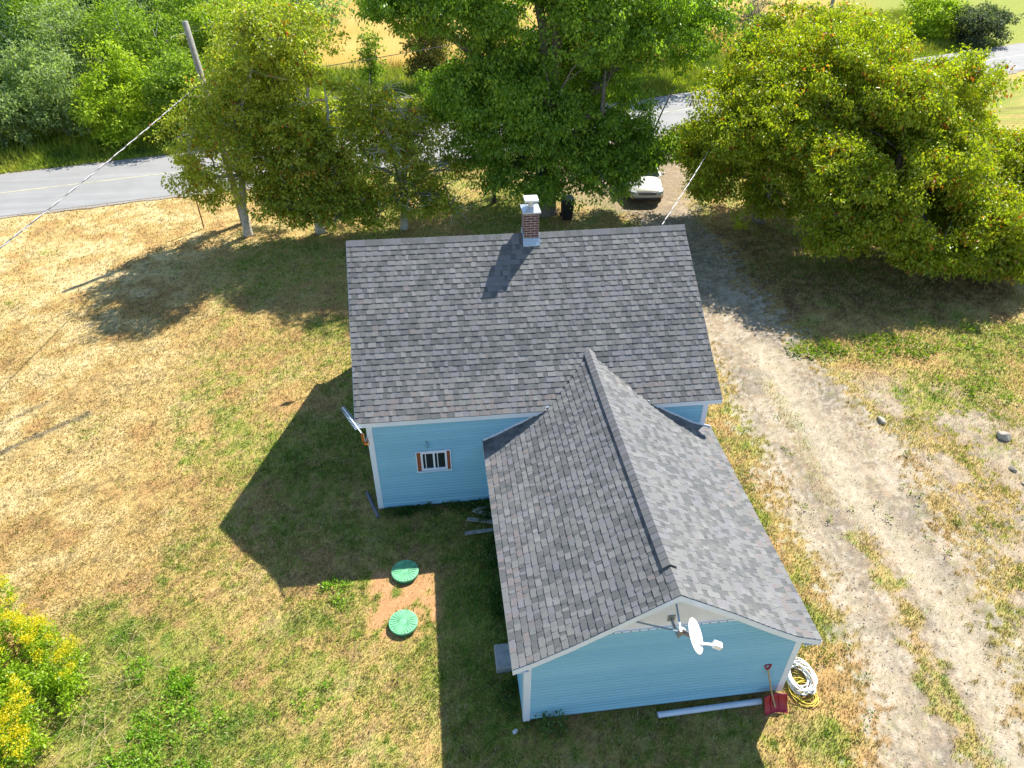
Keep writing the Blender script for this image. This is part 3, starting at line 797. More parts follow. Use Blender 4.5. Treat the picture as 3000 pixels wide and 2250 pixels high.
m = MB(); m.tube([(0, 0, .055), (1.0, .015, .058), (2.12, .03, .055)], .058, 16); o = m.build('drain_pipe', pvc, smooth=True); o.location = (5.53, -6.13, 0); tag(o, 'long white plastic pipe lying on the grass below the rear wall', 'pipe')
o.modifiers.new('e', 'EDGE_SPLIT')
m = MB(); m.tube([(0, 0, .05), (.17, -.5, .05), (.32, -.9, .05)], .045, 12); o = m.build('old_pipe', simple('dark_grey_pipe', (.13, .13, .16), .6)); o.location = (-.36, .62, 0); tag(o, 'short dark grey pipe lying by the left wall of the house', 'pipe')
def hose():
    rr = random.Random(8); r = empty('hose_coil', (8.62, -5.72, 0), 0, 'coiled white garden hose heaped beside the right corner of the wing', 'hose')
    m = MB(); pts = []
    for k_ in range(13):
        rx, ry = rr.uniform(.20, .30), rr.uniform(.28, .40); cx, cy = rr.uniform(-.05, .05), rr.uniform(-.06, .06); ph = rr.uniform(-.35, .35); z0 = .03+.014*k_
        for i in range(24):
            a = 2*math.pi*i/24; x = rx*math.cos(a); y = ry*math.sin(a)
            pts.append((cx+x*math.cos(ph)-y*math.sin(ph), cy+x*math.sin(ph)+y*math.cos(ph), z0+.014*i/24+.03*math.sin(2*a+k_)))
    # smooth transitions
    P = np.array(pts); K = np.ones(5)/5
    P = np.stack([np.convolve(np.pad(P[:, j], 2, mode='edge'), K, 'valid') for j in range(3)], 1); P[:, 2] = np.maximum(P[:, 2], .015)
    m.tube([tuple(p) for p in P], .0125, 6); m.build('hose', white_hose, r, smooth=True)
    r2 = empty('cord_coil', (8.60, -6.0, 0), 0, 'thin yellow cord looped on the grass under the white hose', 'cord')
    m = MB(); pts = []
    for k_ in range(5):
        rx, ry = rr.uniform(.2, .3), rr.uniform(.24, .34); cx = rr.uniform(-.04, .06); cy = rr.uniform(-.08, .1)
        for i in range(20): a = 2*math.pi*i/20; pts.append((cx+rx*math.cos(a), cy+ry*math.sin(a), .02+.01*k_))
    P = np.array(pts); P = np.stack([np.convolve(np.pad(P[:, j], 2, mode='edge'), K, 'valid') for j in range(3)], 1)
    m.tube([tuple(p) for p in P], .0075, 6); m.build('cord', yellow_cord, r2, smooth=True)
hose()
m = MB(); m.box(2.50, 2.91, -4.84, -4.27, -.05, .15); m.hexa([(2.49, -4.86, -.06), (2.92, -4.86, -.06), (2.92, -4.25, -.06), (2.49, -4.25, -.06), (2.495, -4.85, .05), (2.915, -4.85, .05), (2.915, -4.26, .05), (2.495, -4.26, .05)])
o = m.build('doorstep', concrete, bevel=.02); tag(o, 'grey concrete doorstep jutting from under the left eaves of the wing', 'step')
rr = random.Random(3)
for i, (x, y, a, L_, lb) in enumerate(((2.50, -1.05, .06, .8, 'grey plank lying apart, farthest from the window wall'), (2.55, -.72, -.25, .75, 'weathered plank in the middle of the heap by the wing'),
                                      (2.62, -.48, -.5, .6, 'short tilted plank leaning across the heap by the wing'), (2.7, -.32, .12, .5, 'weathered plank tight in the corner of the two walls'))):
    m = MB(); m.box(-L_/2, L_/2, -.055, .055, 0, .03); o = m.build('old_plank', grey_wood, bevel=.004); o.location = (x, y, .03+.02*i); o.rotation_euler = (rr.uniform(-.15, .15), rr.uniform(-.08, .08), a)
    tag(o, lb, 'plank', 'old planks in the corner of house and wing')
def rock(x, y, s, lb, seed, grp='stones beside the drive'):
    rr = np.random.default_rng(seed); import bmesh
    bm = bmesh.new(); bmesh.ops.create_icosphere(bm, subdivisions=3, radius=1)
    dirs = rr.normal(size=(14, 3)); dirs /= np.linalg.norm(dirs, axis=1)[:, None]; hh = rr.uniform(.62, .95, 14)
    for v in bm.verts:
        p = np.array(v.co); dd = dirs @ p
        sc = min([1.]+[h/q for h, q in zip(hh, dd) if q > h]); v.co = v.co*sc
    me = bpy.data.meshes.new('rock'); bm.to_mesh(me); bm.free(); me.materials.append(rock_mat); o = bpy.data.objects.new('rock', me); COL.objects.link(o)
    o.location = (x, y, s[2]*.35); o.scale = s; o.rotation_euler = (0, 0, rr.uniform(0, 3)); return tag(o, lb, 'rock', grp)
rock(17.78, .72, (.24, .16, .15), 'largest tan boulder in the rough grass at the right', 1)
rock(17.15, -.55, (.12, .08, .08), 'small pale stone just below the largest boulder', 2)
rock(17.25, -1.1, (.22, .14, .10), 'flat pale stone near the right edge of the rough ground', 4)
rock(14.69, 1.83, (.20, .09, .07), 'dark low stone sunk in the gravel beside the drive', 5)
o = rock(2.72, -6.1, (.06, .05, .05), 'small white stone at the left corner of the rear gable wall', 6, 'stones by the wall'); o.data.materials[0] = simple('white_stone', (.6, .6, .6), .8); del o['group']

# ---------------------------------------------------------------- foliage generator
PAL = dict(
    maple=[(.08, .16, .02), (.15, .27, .028), (.25, .39, .035), (.38, .50, .05)],
    chest=[(.13, .19, .012), (.22, .29, .014), (.33, .39, .018), (.43, .47, .026), (.30, .33, .018)],
    apple=[(.15, .20, .025), (.27, .33, .03), (.40, .46, .045), (.55, .56, .08)],
    sage=[(.19, .27, .09), (.28, .37, .14), (.38, .47, .20)],
    lime=[(.26, .38, .02), (.36, .48, .03), (.46, .55, .05)],
    mid=[(.14, .24, .025), (.22, .33, .035), (.31, .42, .05)],
    dark=[(.03, .08, .035), (.05, .11, .04), (.08, .15, .06)],
    brown=[(.20, .20, .05), (.26, .22, .07), (.17, .19, .05)])
def leaves(cent, rad, per, size, pal, seed, orange=0., droop=.5, flat=.65, fan=True):
    g = np.random.default_rng(seed); n = len(cent)*per
    ci = np.repeat(np.arange(len(cent)), per)
    p = g.normal(size=(n, 3)); p /= np.linalg.norm(p, axis=1)[:, None]; p *= (g.random(n)**.45)[:, None]
    out = p.copy(); p = p*rad[ci][:, None]; p[:, 2] *= flat
    pos = cent[ci]+p
    ax = out*.8+g.normal(size=(n, 3))*.45; ax[:, 2] -= droop; ax /= np.linalg.norm(ax, axis=1)[:, None]
    nr = np.cross(ax, g.normal(size=(n, 3))); nr[:, 2] = np.abs(nr[:, 2])+.35; nr -= ax*(nr*ax).sum(1)[:, None]; nr /= np.linalg.norm(nr, axis=1)[:, None]
    sd = np.cross(ax, nr); L_ = (size*(.5+1.15*g.random(n)**1.5))[:, None]
    base = pos; tip = pos+ax*L_-nr*L_*.18; m1 = pos+ax*L_*.45+sd*L_*.30+nr*L_*.10; m2 = pos+ax*L_*.45-sd*L_*.30+nr*L_*.10
    mid_ = pos+ax*L_*.5
    v = np.stack([base, m1, tip, m2], 1).reshape(-1, 3); b = np.arange(n)*4
    f = np.concatenate([np.stack([b, b+1, b+2], 1), np.stack([b, b+2, b+3], 1)])
    P = np.array(pal); cl = g.random(len(cent)); t_ = np.clip(cl[ci]*.6+g.random(n)*.5, 0, .999)*(len(P)-1); i0 = t_.astype(int); fr_ = (t_-i0)[:, None]
    c = P[i0]*(1-fr_)+P[np.minimum(i0+1, len(P)-1)]*fr_
    c *= (.8+.4*g.random((n, 1)))
    if orange:
        oc = g.random(len(cent)) < orange*1.2; sel = (g.random(n) < np.where(oc[ci], .35, orange*.35)); 
        oo = np.array([(.50, .14, .02), (.55, .30, .03), (.38, .10, .02)])[g.integers(0, 3, n)]; c = np.where(sel[:, None], oo, c)
    return v, f, np.repeat(c, 4, 0)
def crown_points(ells, n, seed, hollow=.55, hole=.0, freq=.5):
    g = np.random.default_rng(seed); big = ells; ells = []
    for e in big:
        R_ = (e[3]*e[4]*e[5])**(1/3)
        if R_ < .9: ells.append(e); continue
        k0 = int(12+R_*5)
        for _ in range(k0):
            d = g.normal(size=3); d /= np.linalg.norm(d); d[2] = d[2]*.9+.08; q = g.uniform(.36, .82); sc = g.uniform(.26, .48)
            ells.append((e[0]+d[0]*e[3]*q, e[1]+d[1]*e[4]*q, e[2]+d[2]*e[5]*q, e[3]*sc*g.uniform(.85, 1.3), e[4]*sc*g.uniform(.85, 1.3), e[5]*sc*g.uniform(.6, .95)))
    vol = np.array([e[3]*e[4]*e[5] for e in ells])**(2/3); vol /= vol.sum(); out = []; 
    k_ = g.choice(len(ells), n*3, p=vol); E_ = np.array(ells)[k_]
    d = g.normal(size=(n*3, 3)); d /= np.linalg.norm(d, axis=1)[:, None]
    r_ = hollow+(1-hollow)*g.random(n*3)**.6; r_ *= 1+g.random(n*3)*.55*(g.random(n*3) < .16)
    p = E_[:, :3]+d*E_[:, 3:]*r_[:, None]
    # drop points deep inside another lobe, and holes
    keep = np.ones(len(p), bool)
    for e in ells:
        q = (((p-np.array(e[:3]))/np.array(e[3:]))**2).sum(1); keep &= q > (hollow*.75)**2
    nz = vn(p[:, 0]*freq+p[:, 2]*.7*freq+seed, p[:, 1]*freq-p[:, 2]*.5*freq+seed*2.3)
    nz2 = vn(p[:, 0]*1.1+p[:, 2]*1.3+seed*1.7, p[:, 1]*1.1-p[:, 2]*.9+seed)
    keep &= (nz*.55+nz2*.45) > hole+.12; keep &= p[:, 2] > .25
    return p[keep][:n]
def tree(name, base, ells, ncl, per, size, pal, seed, label, cat='tree', group=None, trunk_r=.2, orange=0., droop=.5, hole=.22, cr=.36,
         bk=None, nb=40, lean=(0, 0), hollow=.55, dead=0, far=False, twig=.012, flat=.55, top=None):
    base = Vector(base); root = empty(name, tuple(base), 0, label, cat, group); rr = random.Random(seed); bk = bk or bark
    B3 = np.array(base)
    pts = crown_points(ells, ncl, seed, hollow, hole)
    cc = np.array([e[:3] for e in ells]); ctr = Vector(cc.mean(0)); top = top or max(e[2]+e[5]*.45 for e in ells)
    # trunk and limbs
    m = MB(); t0 = base; fork = Vector((lerp(base.x, ctr.x, .35), lerp(base.y, ctr.y, .35), lerp(0, top, .30)))
    m.tube([(0, 0, -.15), (.0, 0, .15), tuple((fork-base)*.5+Vector((rr.uniform(-.1, .1), rr.uniform(-.1, .1), 0))), tuple(fork-base)],
           [trunk_r*1.45, trunk_r*1.1, trunk_r*.92, trunk_r*.8], 12)
    limbs = []
    for e in ells:
        c = Vector(e[:3]); mid_ = fork.lerp(c, .5)+Vector((rr.uniform(-.4, .4), rr.uniform(-.4, .4), rr.uniform(0, .5)))
        end = c+Vector((0, 0, e[5]*.55)); rl = trunk_r*(.55 if len(ells) > 2 else .7)
        P = [fork-base, mid_-base, c-base, end-base]; m.tube([tuple(q) for q in P], [rl, rl*.75, rl*.5, rl*.2], 7); limbs += [mid_, c, c.lerp(end, .5)]
    idx_ = rr.sample(range(len(pts)), min(nb, len(pts)))
    for i in idx_:
        p = Vector(pts[i]); l = min(limbs, key=lambda q: (q-p).length+.4*max(0, q.z-p.z)); md = l.lerp(p, .5)+Vector((rr.uniform(-.2, .2), rr.uniform(-.2, .2), rr.uniform(-.1, .35)))*min(1, (p-l).length/2)
        ln = (p-l).length; ra = min(.05, twig*ln+twig); e2 = p+(p-md)*.15
        m.tube([tuple(l-base), tuple(md-base), tuple(e2-base)], [ra, ra*.65, ra*.25], 5)
    for i in range(dead):
        p = Vector(pts[rr.randrange(len(pts))]); d = Vector((rr.uniform(-1, 1), rr.uniform(-1, 1), rr.uniform(-.2, .8))).normalized()
        l = min(limbs, key=lambda q: (q-p).length); m.tube([tuple(l-base), tuple(l.lerp(p, .5)-base+Vector((0, 0, .1))), tuple(p-base)], [.035, .026, .018], 4)
        for j in range(5):
            dd = (d+Vector((rr.uniform(-.6, .6), rr.uniform(-.6, .6), rr.uniform(-.5, .5)))).normalized(); l_ = rr.uniform(.4, 1.1)
            m.tube([tuple(p-base), tuple(p-base+dd*l_*.5), tuple(p-base+dd*l_+Vector((0, 0, -.1)))], [.018, .012, .005], 4)
    m.build('trunk', bk, root, smooth=True)
    g = np.random.default_rng(seed+1); rad = cr*(.65+.7*g.random(len(pts)))
    v, f, c = leaves(pts, rad, per, size, PAL[pal] if isinstance(pal, str) else pal, seed+2, orange, droop, flat)
    np_mesh('crown', v-B3, f, leaf_far if far else leaf_mat, root, c)
    return root

# ---------------------------------------------------------------- trees of the yard
tree('fruit_tree', (-6.15, 17, 0), [(-6.1, 17.0, 4.3, 2.1, 2.0, 2.2), (-4.7, 17.2, 6.7, 1.9, 2.1, 2.1), (-3.0, 17.9, 7.3, 1.8, 2.0, 2.2), (-3.9, 16.3, 8.0, 1.9, 1.8, 1.9), (-6.9, 17.2, 3.0, 1.5, 1.5, 1.5), (-5.0, 16.6, 2.3, 1.6, 1.3, 1.2), (-7.3, 16.6, 2.5, 1.3, 1.1, 1.0), (-3.8, 19.3, 4.6, 2.3, 1.5, 1.8), (-7.2, 16.8, 4.6, 1.2, 1.3, 1.5), (-5.0, 16.9, 4.6, 1.6, 1.6, 1.6)],
     1700, 36, .11, 'apple', 31, 'tall olive green tree with a pale bare trunk, leftmost in the row by the road', trunk_r=.17, orange=.06, bk=bark_grey, nb=170, hole=.33, dead=14, cr=.34)
tree('fruit_tree', (-3.05, 16.95, 0), [(-3.2, 16.9, 3.2, 2.1, 1.9, 2.4), (-2.0, 17.3, 5.0, 1.9, 1.7, 1.8), (-3.6, 15.9, 1.5, 1.6, 1.0, .9), (-1.7, 15.9, 1.4, 1.5, 1.0, .9), (-4.0, 16.5, 2.0, 1.4, 1.2, 1.2), (-1.8, 16.4, 1.9, 1.5, 1.2, 1.2), (-1.6, 17.0, 3.6, 1.5, 1.4, 1.5), (-2.6, 17.6, 6.3, 1.6, 1.4, 1.2)],
     1400, 36, .115, 'apple', 32, 'olive green tree with several thick stems, second from the left in the row', trunk_r=.2, orange=.08, bk=bark_grey, nb=160, hole=.32, dead=22, cr=.34)
tree('fruit_tree', (.62, 16.9, 0), [(.1, 17.0, 3.5, 2.3, 1.8, 2.1), (1.8, 16.8, 2.3, 1.6, 1.4, 1.3), (-.3, 17.6, 5.1, 1.7, 1.4, 1.1), (.4, 16.2, 1.6, 1.7, 1.1, .9), (-.6, 16.8, 3.0, 1.3, 1.3, 1.2), (1.2, 19.0, 3.7, 2.0, 1.4, 1.5), (-.3, 15.9, 1.3, 1.4, .9, .8), (2.6, 16.9, 2.6, 1.1, 1.0, 1.0), (1.0, 17.3, 4.4, 1.4, 1.2, 1.2), (2.3, 16.4, 1.4, 1.1, .9, .8)],
     1050, 29, .11, 'apple', 33, 'thin half dead tree full of bare grey twigs just left of the big dark tree', trunk_r=.16, orange=.07, bk=bark_grey, nb=160, hole=.33, dead=80, cr=.33)
tree('maple_tree', (7.1, 18.0, 0), [(7.3, 18.3, 8.6, 4.7, 3.5, 3.6), (3.4, 18.6, 8.7, 3.5, 2.8, 2.5), (5.4, 17.5, 5.2, 2.6, 2.6, 2.6), (9.3, 17.2, 4.6, 2.3, 2.4, 3.2), (12.2, 18.9, 8.2, 3.4, 3.0, 3.0),
                                    (8.1, 16.7, 3.3, 2.5, 1.9, 1.9), (6.2, 18.7, 10.8, 4.0, 2.8, 2.0), (5.2, 16.9, 2.3, 1.6, 1.3, 1.1), (8.9, 16.4, 2.4, 2.2, 1.4, 1.4), (6.9, 16.2, 4.6, 2.2, 1.6, 1.8), (10.4, 16.9, 2.5, 1.5, 1.4, 1.4), (1.4, 18.6, 8.9, 2.0, 2.0, 1.6), (3.4, 18.0, 5.2, 1.9, 1.8, 1.6), (4.1, 17.2, 3.3, 1.4, 1.3, 1.2), (11.5, 17.3, 3.0, 1.3, 1.1, 1.1), (8.0, 20.4, 5.6, 3.6, 2.4, 2.8), (4.4, 20.0, 5.0, 2.4, 2.0, 2.3), (6.6, 16.1, 1.9, 1.4, .9, .9), (11.3, 18.2, 2.6, 1.1, 1.3, 1.3)],
     7000, 44, .12, 'maple', 34, 'very tall dark green broadleaf tree behind the chimney', trunk_r=.5, nb=260, hole=.27, cr=.4, droop=.8, dead=8)
tree('maple_tree', (15.5, 25.5+14, 0), [(16.5, 39.5, 7.5, 4.5, 3.5, 4), (19.5, 40, 5, 3.5, 3, 3.5)], 520, 48, .24, 'maple', 35, 'green tree across the road, seen over the right side of the tallest tree', trunk_r=.3, nb=40, hole=.2, cr=.75)
tree('broadleaf_tree', (16.6, 15.8, 0), [(15.4, 15.2, 4.4, 2.9, 2.9, 2.7), (18.0, 15.8, 5.9, 3.2, 3.2, 2.7), (16.9, 13.4, 3.9, 2.3, 2.2, 2.2), (15.7, 13.6, 2.1, 1.9, 1.5, 1.3), (14.2, 14.3, 3.9, 1.5, 1.5, 1.5), (14.3, 16.6, 3.2, 2.0, 2.2, 1.9), (13.5, 14.8, 2.3, 1.1, 1.4, 1.1), (13.7, 15.3, 4.6, 1.3, 1.6, 1.6)],
     3700, 50, .105, 'chest', 36, 'broad yellow green tree beside the parked car, its twigs over the drive', trunk_r=.25, orange=.05, nb=130, hole=.23, droop=.75)
tree('broadleaf_tree', (20.0, 12.9, 0), [(20.4, 12.1, 4.5, 3.3, 3.2, 3.0), (17.6, 11.2, 3.6, 2.5, 2.2, 2.3), (21.2, 13.6, 5.3, 2.7, 2.7, 2.2), (19.3, 10.2, 2.6, 2.4, 1.6, 1.5), (20.6, 9.2, 1.8, 2.3, 1.3, 1.1), (17.0, 10.0, 2.0, 1.6, 1.2, 1.1), (18.3, 11.9, 2.0, 2.3, 1.8, 1.4), (21.9, 10.9, 3.0, 2.3, 2.0, 1.9), (22.6, 9.4, 1.5, 1.8, 1.1, .9), (19.6, 12.2, 6.2, 2.0, 1.8, 1.4)],
     4700, 50, .105, 'chest', 37, 'yellow green spreading tree with leaning trunks, nearest the shaded grass right of the drive', trunk_r=.24, orange=.07, nb=160, hole=.23, droop=.75)
tree('broadleaf_tree', (25.3, 13.0, 0), [(24.8, 12.4, 3.0, 2.8, 2.8, 2.1), (27.6, 12.8, 2.2, 2.4, 2.6, 1.8), (23.4, 10.2, 2.5, 2.2, 1.9, 1.7), (25.4, 9.9, 1.9, 1.8, 1.4, 1.2), (23.5, 14.0, 4.0, 1.9, 1.8, 1.2), (26.8, 10.8, 1.6, 1.8, 1.5, 1.1), (26.3, 13.4, 2.6, 2.2, 2.0, 1.3), (22.6, 9.0, 1.2, 1.9, 1.1, .8)],
     3300, 50, .105, [(.17, .22, .012), (.26, .32, .015), (.35, .40, .02), (.42, .44, .03)], 38, 'bright yellow green tree cut by the right edge of the picture', trunk_r=.22, orange=.06, nb=130, hole=.23, droop=.75)
tree('broadleaf_tree', (18.6, 19.3, 0), [(18.4, 19.0, 6.1, 3.4, 2.8, 2.5), (21.3, 18.6, 4.9, 2.3, 2.2, 2.0)],
     1700, 46, .115, 'chest', 39, 'yellow green tree at the back of the right clump, its top against the far meadow', trunk_r=.24, orange=.06, nb=50, hole=.2, droop=.7)

# ---------------------------------------------------------------- across the road
def bgtree(name, x, y, h, w_, pal, seed, label, n=150, size=.2, sh=1., **kw):
    r_ = random.Random(seed); e = [(x, y, h*.48, w_, w_*.95, h*.47), (x, y-.5, h*.22, w_*.9, w_*.8, h*.2)]
    for q in range(3): a = r_.uniform(0, 6.28); e.append((x+math.cos(a)*w_*.6, y+math.sin(a)*w_*.6, h*r_.uniform(.3, .7), w_*.6, w_*.6, h*.27))
    return tree(name, (x, y, 0), e, int(n*1.7), 40, size*.8, pal, seed, label, trunk_r=.12, nb=14, far=True, hole=.18, cr=.48*sh, droop=.2, hollow=.5, **kw)
BG = [('willow_shrub', -18.6, 31.4, 5.6, 2.3, 'sage', 'pale grey green shrub in the front of the wood, left of the lime green tree'),
      ('alder_tree', -15.2, 30.2, 5.4, 2.2, 'lime', 'bright lime green tree in the front row of the wood across the road'),
      ('alder_tree', -12.1, 31.4, 6.0, 2.2, 'mid', 'mid green tree at the right end of the front row of the wood'),
      ('willow_shrub', -21.6, 30.2, 4.6, 2.2, 'sage', 'pale grey green shrub in the front row of the wood, at the left edge'),
      ('spruce_tree', -23.6, 36.5, 8.0, 2.3, 'dark', 'dark blue green conifer standing at the left edge of the wood'),
      ('alder_tree', -19.5, 36.2, 7.2, 2.6, 'sage', 'tall silvery green tree right of the dark conifer'),
      ('alder_tree', -15.2, 35.6, 7.4, 2.7, 'mid', 'tall mid green tree behind the lime green one'),
      ('alder_tree', -10.4, 36.2, 6.8, 2.4, 'lime', 'yellow green tree of the wood behind the utility pole'),
      ('spruce_tree', -17.4, 41.5, 8.5, 2.3, 'dark', 'dark conifer deeper in the wood, behind the tall mid green tree'),
      ('alder_tree', -12.6, 41.8, 8.0, 2.8, 'mid', 'mid green tree deeper in the wood left of the pole top'),
      ('alder_tree', -24.5, 42, 8, 2.9, 'mid', 'mid green tree deeper in the wood above the left conifer'),
      ('alder_tree', -8.0, 42.5, 7, 2.5, 'lime', 'lime green tree where the wood meets the golden meadow')]
for i, (nm, x, y, h, w_, pl_, lb) in enumerate(BG): bgtree(nm, x, y, h, w_, pl_, 50+i, lb, 190, .19, cat='tree' if 'shrub' not in nm else 'shrub', bk=bark_grey)
bgtree('willow_tree', 2.4, 39.8, 6.2, 1.7, 'brown', 71, 'drooping brownish green tree at the meadow edge left of the tallest tree', 130, .22)
bgtree('young_tree', -1.6, 40.5, 4.2, .8, 'mid', 72, 'slim young tree standing in front of the golden meadow', 40, .18)
bgtree('lichen_tree', 26.5, 42.0, 6.4, 1.5, [(.14, .15, .12), (.20, .22, .17)], 73, 'sparse grey tree between the tallest tree and the right clump', 60, .16, dead=50, bk=bark_grey)
bgtree('roadside_bush', 46.0, 50.5, 4.2, 2.4, 'lime', 74, 'rounded light green bush beyond the road at the far upper right', 150, .24, cat='bush')
bgtree('roadside_bush', 49.5, 48.8, 3.6, 2.6, [(.08, .11, .06), (.12, .15, .09)], 75, 'dark grey green bush beyond the road in the upper right corner', 150, .24, cat='bush')
def woodland():
    g = np.random.default_rng(80); C0, R0 = [], []; vs_, fs_, cs_ = [], [], []; off = 0
    spots = []
    for y in np.arange(47, 96, 4.4):
        for x in np.arange(-70, -6-(y-47)*.10, 4.2): spots.append((x+g.uniform(-1.4, 1.4), y+g.uniform(-1.4, 1.4)))
    for y in np.arange(30, 47, 4.2):
        for x in np.arange(-46, -26, 4.2): spots.append((x+g.uniform(-1.2, 1.2), y+g.uniform(-1.2, 1.2)))
    for i, (x, y) in enumerate(spots):
        h = g.uniform(5.5, 8.5); pl_ = ['mid', 'sage', 'lime', 'mid', 'dark', 'sage', 'mid'][g.integers(0, 7)]
        p = crown_points([(x, y, h*.55, 2.5, 2.5, h*.45)], 60, 100+i, .5, .15); v, f, c = leaves(p, np.full(len(p), .7), 34, .28, PAL[pl_], 200+i, 0, .2)
        vs_.append(v); fs_.append(f+off); cs_.append(c); off += len(v)
    tag(np_mesh('woodland', np.concatenate(vs_), np.concatenate(fs_), leaf_far, col=np.concatenate(cs_)), 'dense mixed wood beyond the road at the upper left', 'woodland', kind='stuff')
woodland()

# ---------------------------------------------------------------- low plants
def herb(name, cents, rads, per, size, pal, seed, label, cat, z=.05, orange=0, droop=-.5, flat=.5):
    c = np.array(cents, float); v, f, cc_ = leaves(c, np.array(rads), per, size, pal, seed, orange, droop, flat); v[:, 2] = np.maximum(v[:, 2], .0)
    return tag(np_mesh(name, v, f, leaf_mat, col=cc_), label, cat, kind='stuff')
g = np.random.default_rng(9)
GREEN = [(.16, .30, .02), (.24, .42, .03), (.34, .52, .05)]
def cloud(n, cx, cy, rx, ry): 
    a = g.random(n)*6.283; r_ = np.sqrt(g.random(n)); return np.stack([cx+rx*r_*np.cos(a), cy+ry*r_*np.sin(a), g.uniform(.02, .07, n)], 1)
P = np.concatenate([cloud(26, -4.0, -4.3, .35, .3), cloud(34, -4.1, -5.2, .5, .4), cloud(34, -4.5, -5.9, .5, .35), cloud(14, -3.3, -6.2, .4, .25), cloud(12, -4.9, -3.9, .3, .3), cloud(10, -1.5, -5, .8, .5), cloud(16, -.9, -2.4, .35, .5)])
P = np.concatenate([P, cloud(45, -3.8, -5.5, 1.3, .9)]); herb('broadleaf_weeds', P, np.full(len(P), .12), 26, .055, GREEN, 5, 'bright green weeds spreading in the lawn right of the yellow flowers', 'weeds')
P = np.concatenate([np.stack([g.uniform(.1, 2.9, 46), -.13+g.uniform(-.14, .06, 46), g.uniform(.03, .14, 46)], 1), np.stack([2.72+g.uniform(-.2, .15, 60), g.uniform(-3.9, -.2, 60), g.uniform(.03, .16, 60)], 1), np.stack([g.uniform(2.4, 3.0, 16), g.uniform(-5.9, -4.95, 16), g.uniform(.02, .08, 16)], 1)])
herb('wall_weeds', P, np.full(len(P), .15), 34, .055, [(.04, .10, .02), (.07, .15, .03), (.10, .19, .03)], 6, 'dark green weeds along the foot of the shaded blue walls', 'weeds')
P = np.concatenate([cloud(60, 17.0, 5.4, 1.9, .8), cloud(16, 18.6, 3.2, 1.6, 1.0), cloud(30, 14.4, 5.6, .9, .5), cloud(25, 21, 5.5, 2, 1)])
herb('bramble_weeds', P, np.full(len(P), .24), 30, .08, [(.10, .18, .015), (.17, .26, .02), (.26, .33, .03)], 7, 'yellow green weeds at the sunny edge of the shade right of the drive', 'weeds')
P = np.concatenate([cloud(14, 12.8, 0., 3.2, 3), cloud(22, 15, -2.5, 1.8, 3), cloud(14, 9.4, -6.2, .8, 1.6), cloud(18, 9.6, .5, .3, 3.2), cloud(8, 8.8, -5.0, .4, .5)])
herb('drive_weeds', P, np.full(len(P), .12), 20, .05, [(.10, .15, .02), (.16, .22, .03), (.22, .26, .04)], 8, 'scattered low green tufts on and beside the gravel drive', 'weeds')
P = np.array([(3.42+.2*math.cos(a), -6.12+.1*math.sin(a), .10+.12*(i % 3)) for i, a in enumerate(np.linspace(0, 6, 12))])
v, f, c = leaves(P, np.full(12, .13), 24, .06, [(.08, .15, .04), (.12, .20, .05)], 12, 0, -.6, 1); tag(np_mesh('small_bush', v, f, leaf_mat, col=c), 'small leafy plant sprouting against the foot of the rear gable wall', 'plant')

def lawn_clumps():
    x, y = scatter(3600, -9.5, 9.8, -8.5, 4); k_ = masks(x, y); kp = (rng.random(len(x)) < .12+.9*k_['green']) & (k_['soil'] < .6) & ~in_house(x, y) & (k_['drive'] < .3); x, y = x[kp], y[kp]
    P = np.stack([x, y, np.full(len(x), .025)], 1); herb('clover', P, np.full(len(P), .055)*rng.uniform(.6, 1.5, len(P)), 13, .035, [(.14, .19, .025), (.21, .27, .03), (.29, .33, .05)], 21, 'tiny green clover tufts dotted through the dry lawn', 'clover')
lawn_clumps()
def goldenrod():
    # patch outline in the lower left corner
    n = 640; x = g.uniform(-10.5, -5.0, n); y = g.uniform(-8.5, -1.6, n)
    edge = np.interp(y, [-8.5, -6.2, -5.2, -4.2, -3.4, -2.7, -2.2], [-6.5, -6.25, -5.95, -5.85, -6.1, -6.8, -8.2]); kp = x < edge+(fbm(x, y, 1.4, 2)-.5)*.8; x, y = x[kp], y[kp]; n = len(x)
    h = g.uniform(.55, 1.05, n)*(.6+.5*np.clip(edge[kp]-x+.3, 0, 1)); gt = sstep(-7.6, -6.4, y)*sstep(.30, .42, fbm(x, y, .9, 2, 4.))
    st = []
    for i in range(5): st.append(np.stack([x+g.normal(size=n)*.03, y+g.normal(size=n)*.03, h*(.15+.17*i)], 1))
    P = np.concatenate(st); v, f, c = leaves(P, np.full(len(P), .14), 24, .06, [(.17, .30, .015), (.28, .43, .02), (.42, .54, .03)], 15, 0, -.15, .8)
    fl = gt > .45; Pf = np.stack([x[fl], y[fl], h[fl]], 1); Pf = np.concatenate([Pf+g.normal(size=Pf.shape)*.07 for _ in range(5)])
    v2, f2, c2 = leaves(Pf, np.full(len(Pf), .085), 34, .032, [(.62, .48, .01), (.78, .64, .015), (.66, .60, .03)], 16, 0, -.2, .7)
    tag(np_mesh('goldenrod', np.concatenate([v, v2]), np.concatenate([f, f2+len(v)]), leaf_mat, col=np.concatenate([c, c2])), 'tall goldenrod with yellow flower heads filling the lower left corner', 'wildflowers', kind='stuff')
    m = MB(); rr = random.Random(6)
    for i in range(75):
        cx, cy = (rr.gauss(-5.3, .35), rr.gauss(-4.2, .8)) if i % 2 else (rr.gauss(-5.0, .4), rr.gauss(-6.0, .6)); a = rr.uniform(0, 6.28); L_ = rr.uniform(.15, .75)
        z0 = rr.uniform(.01, .08); m.tube([(cx, cy, z0), (cx+math.cos(a)*L_, cy+math.sin(a)*L_, z0+rr.uniform(0, .16))], [.0045, .002], 4)
    tag(m.build('dry_stalks', simple('straw', (.50, .36, .20), .8, var=.3)), 'pale dry stalks lying on the grass beside the yellow flowers', 'stalks', kind='stuff')
goldenrod()

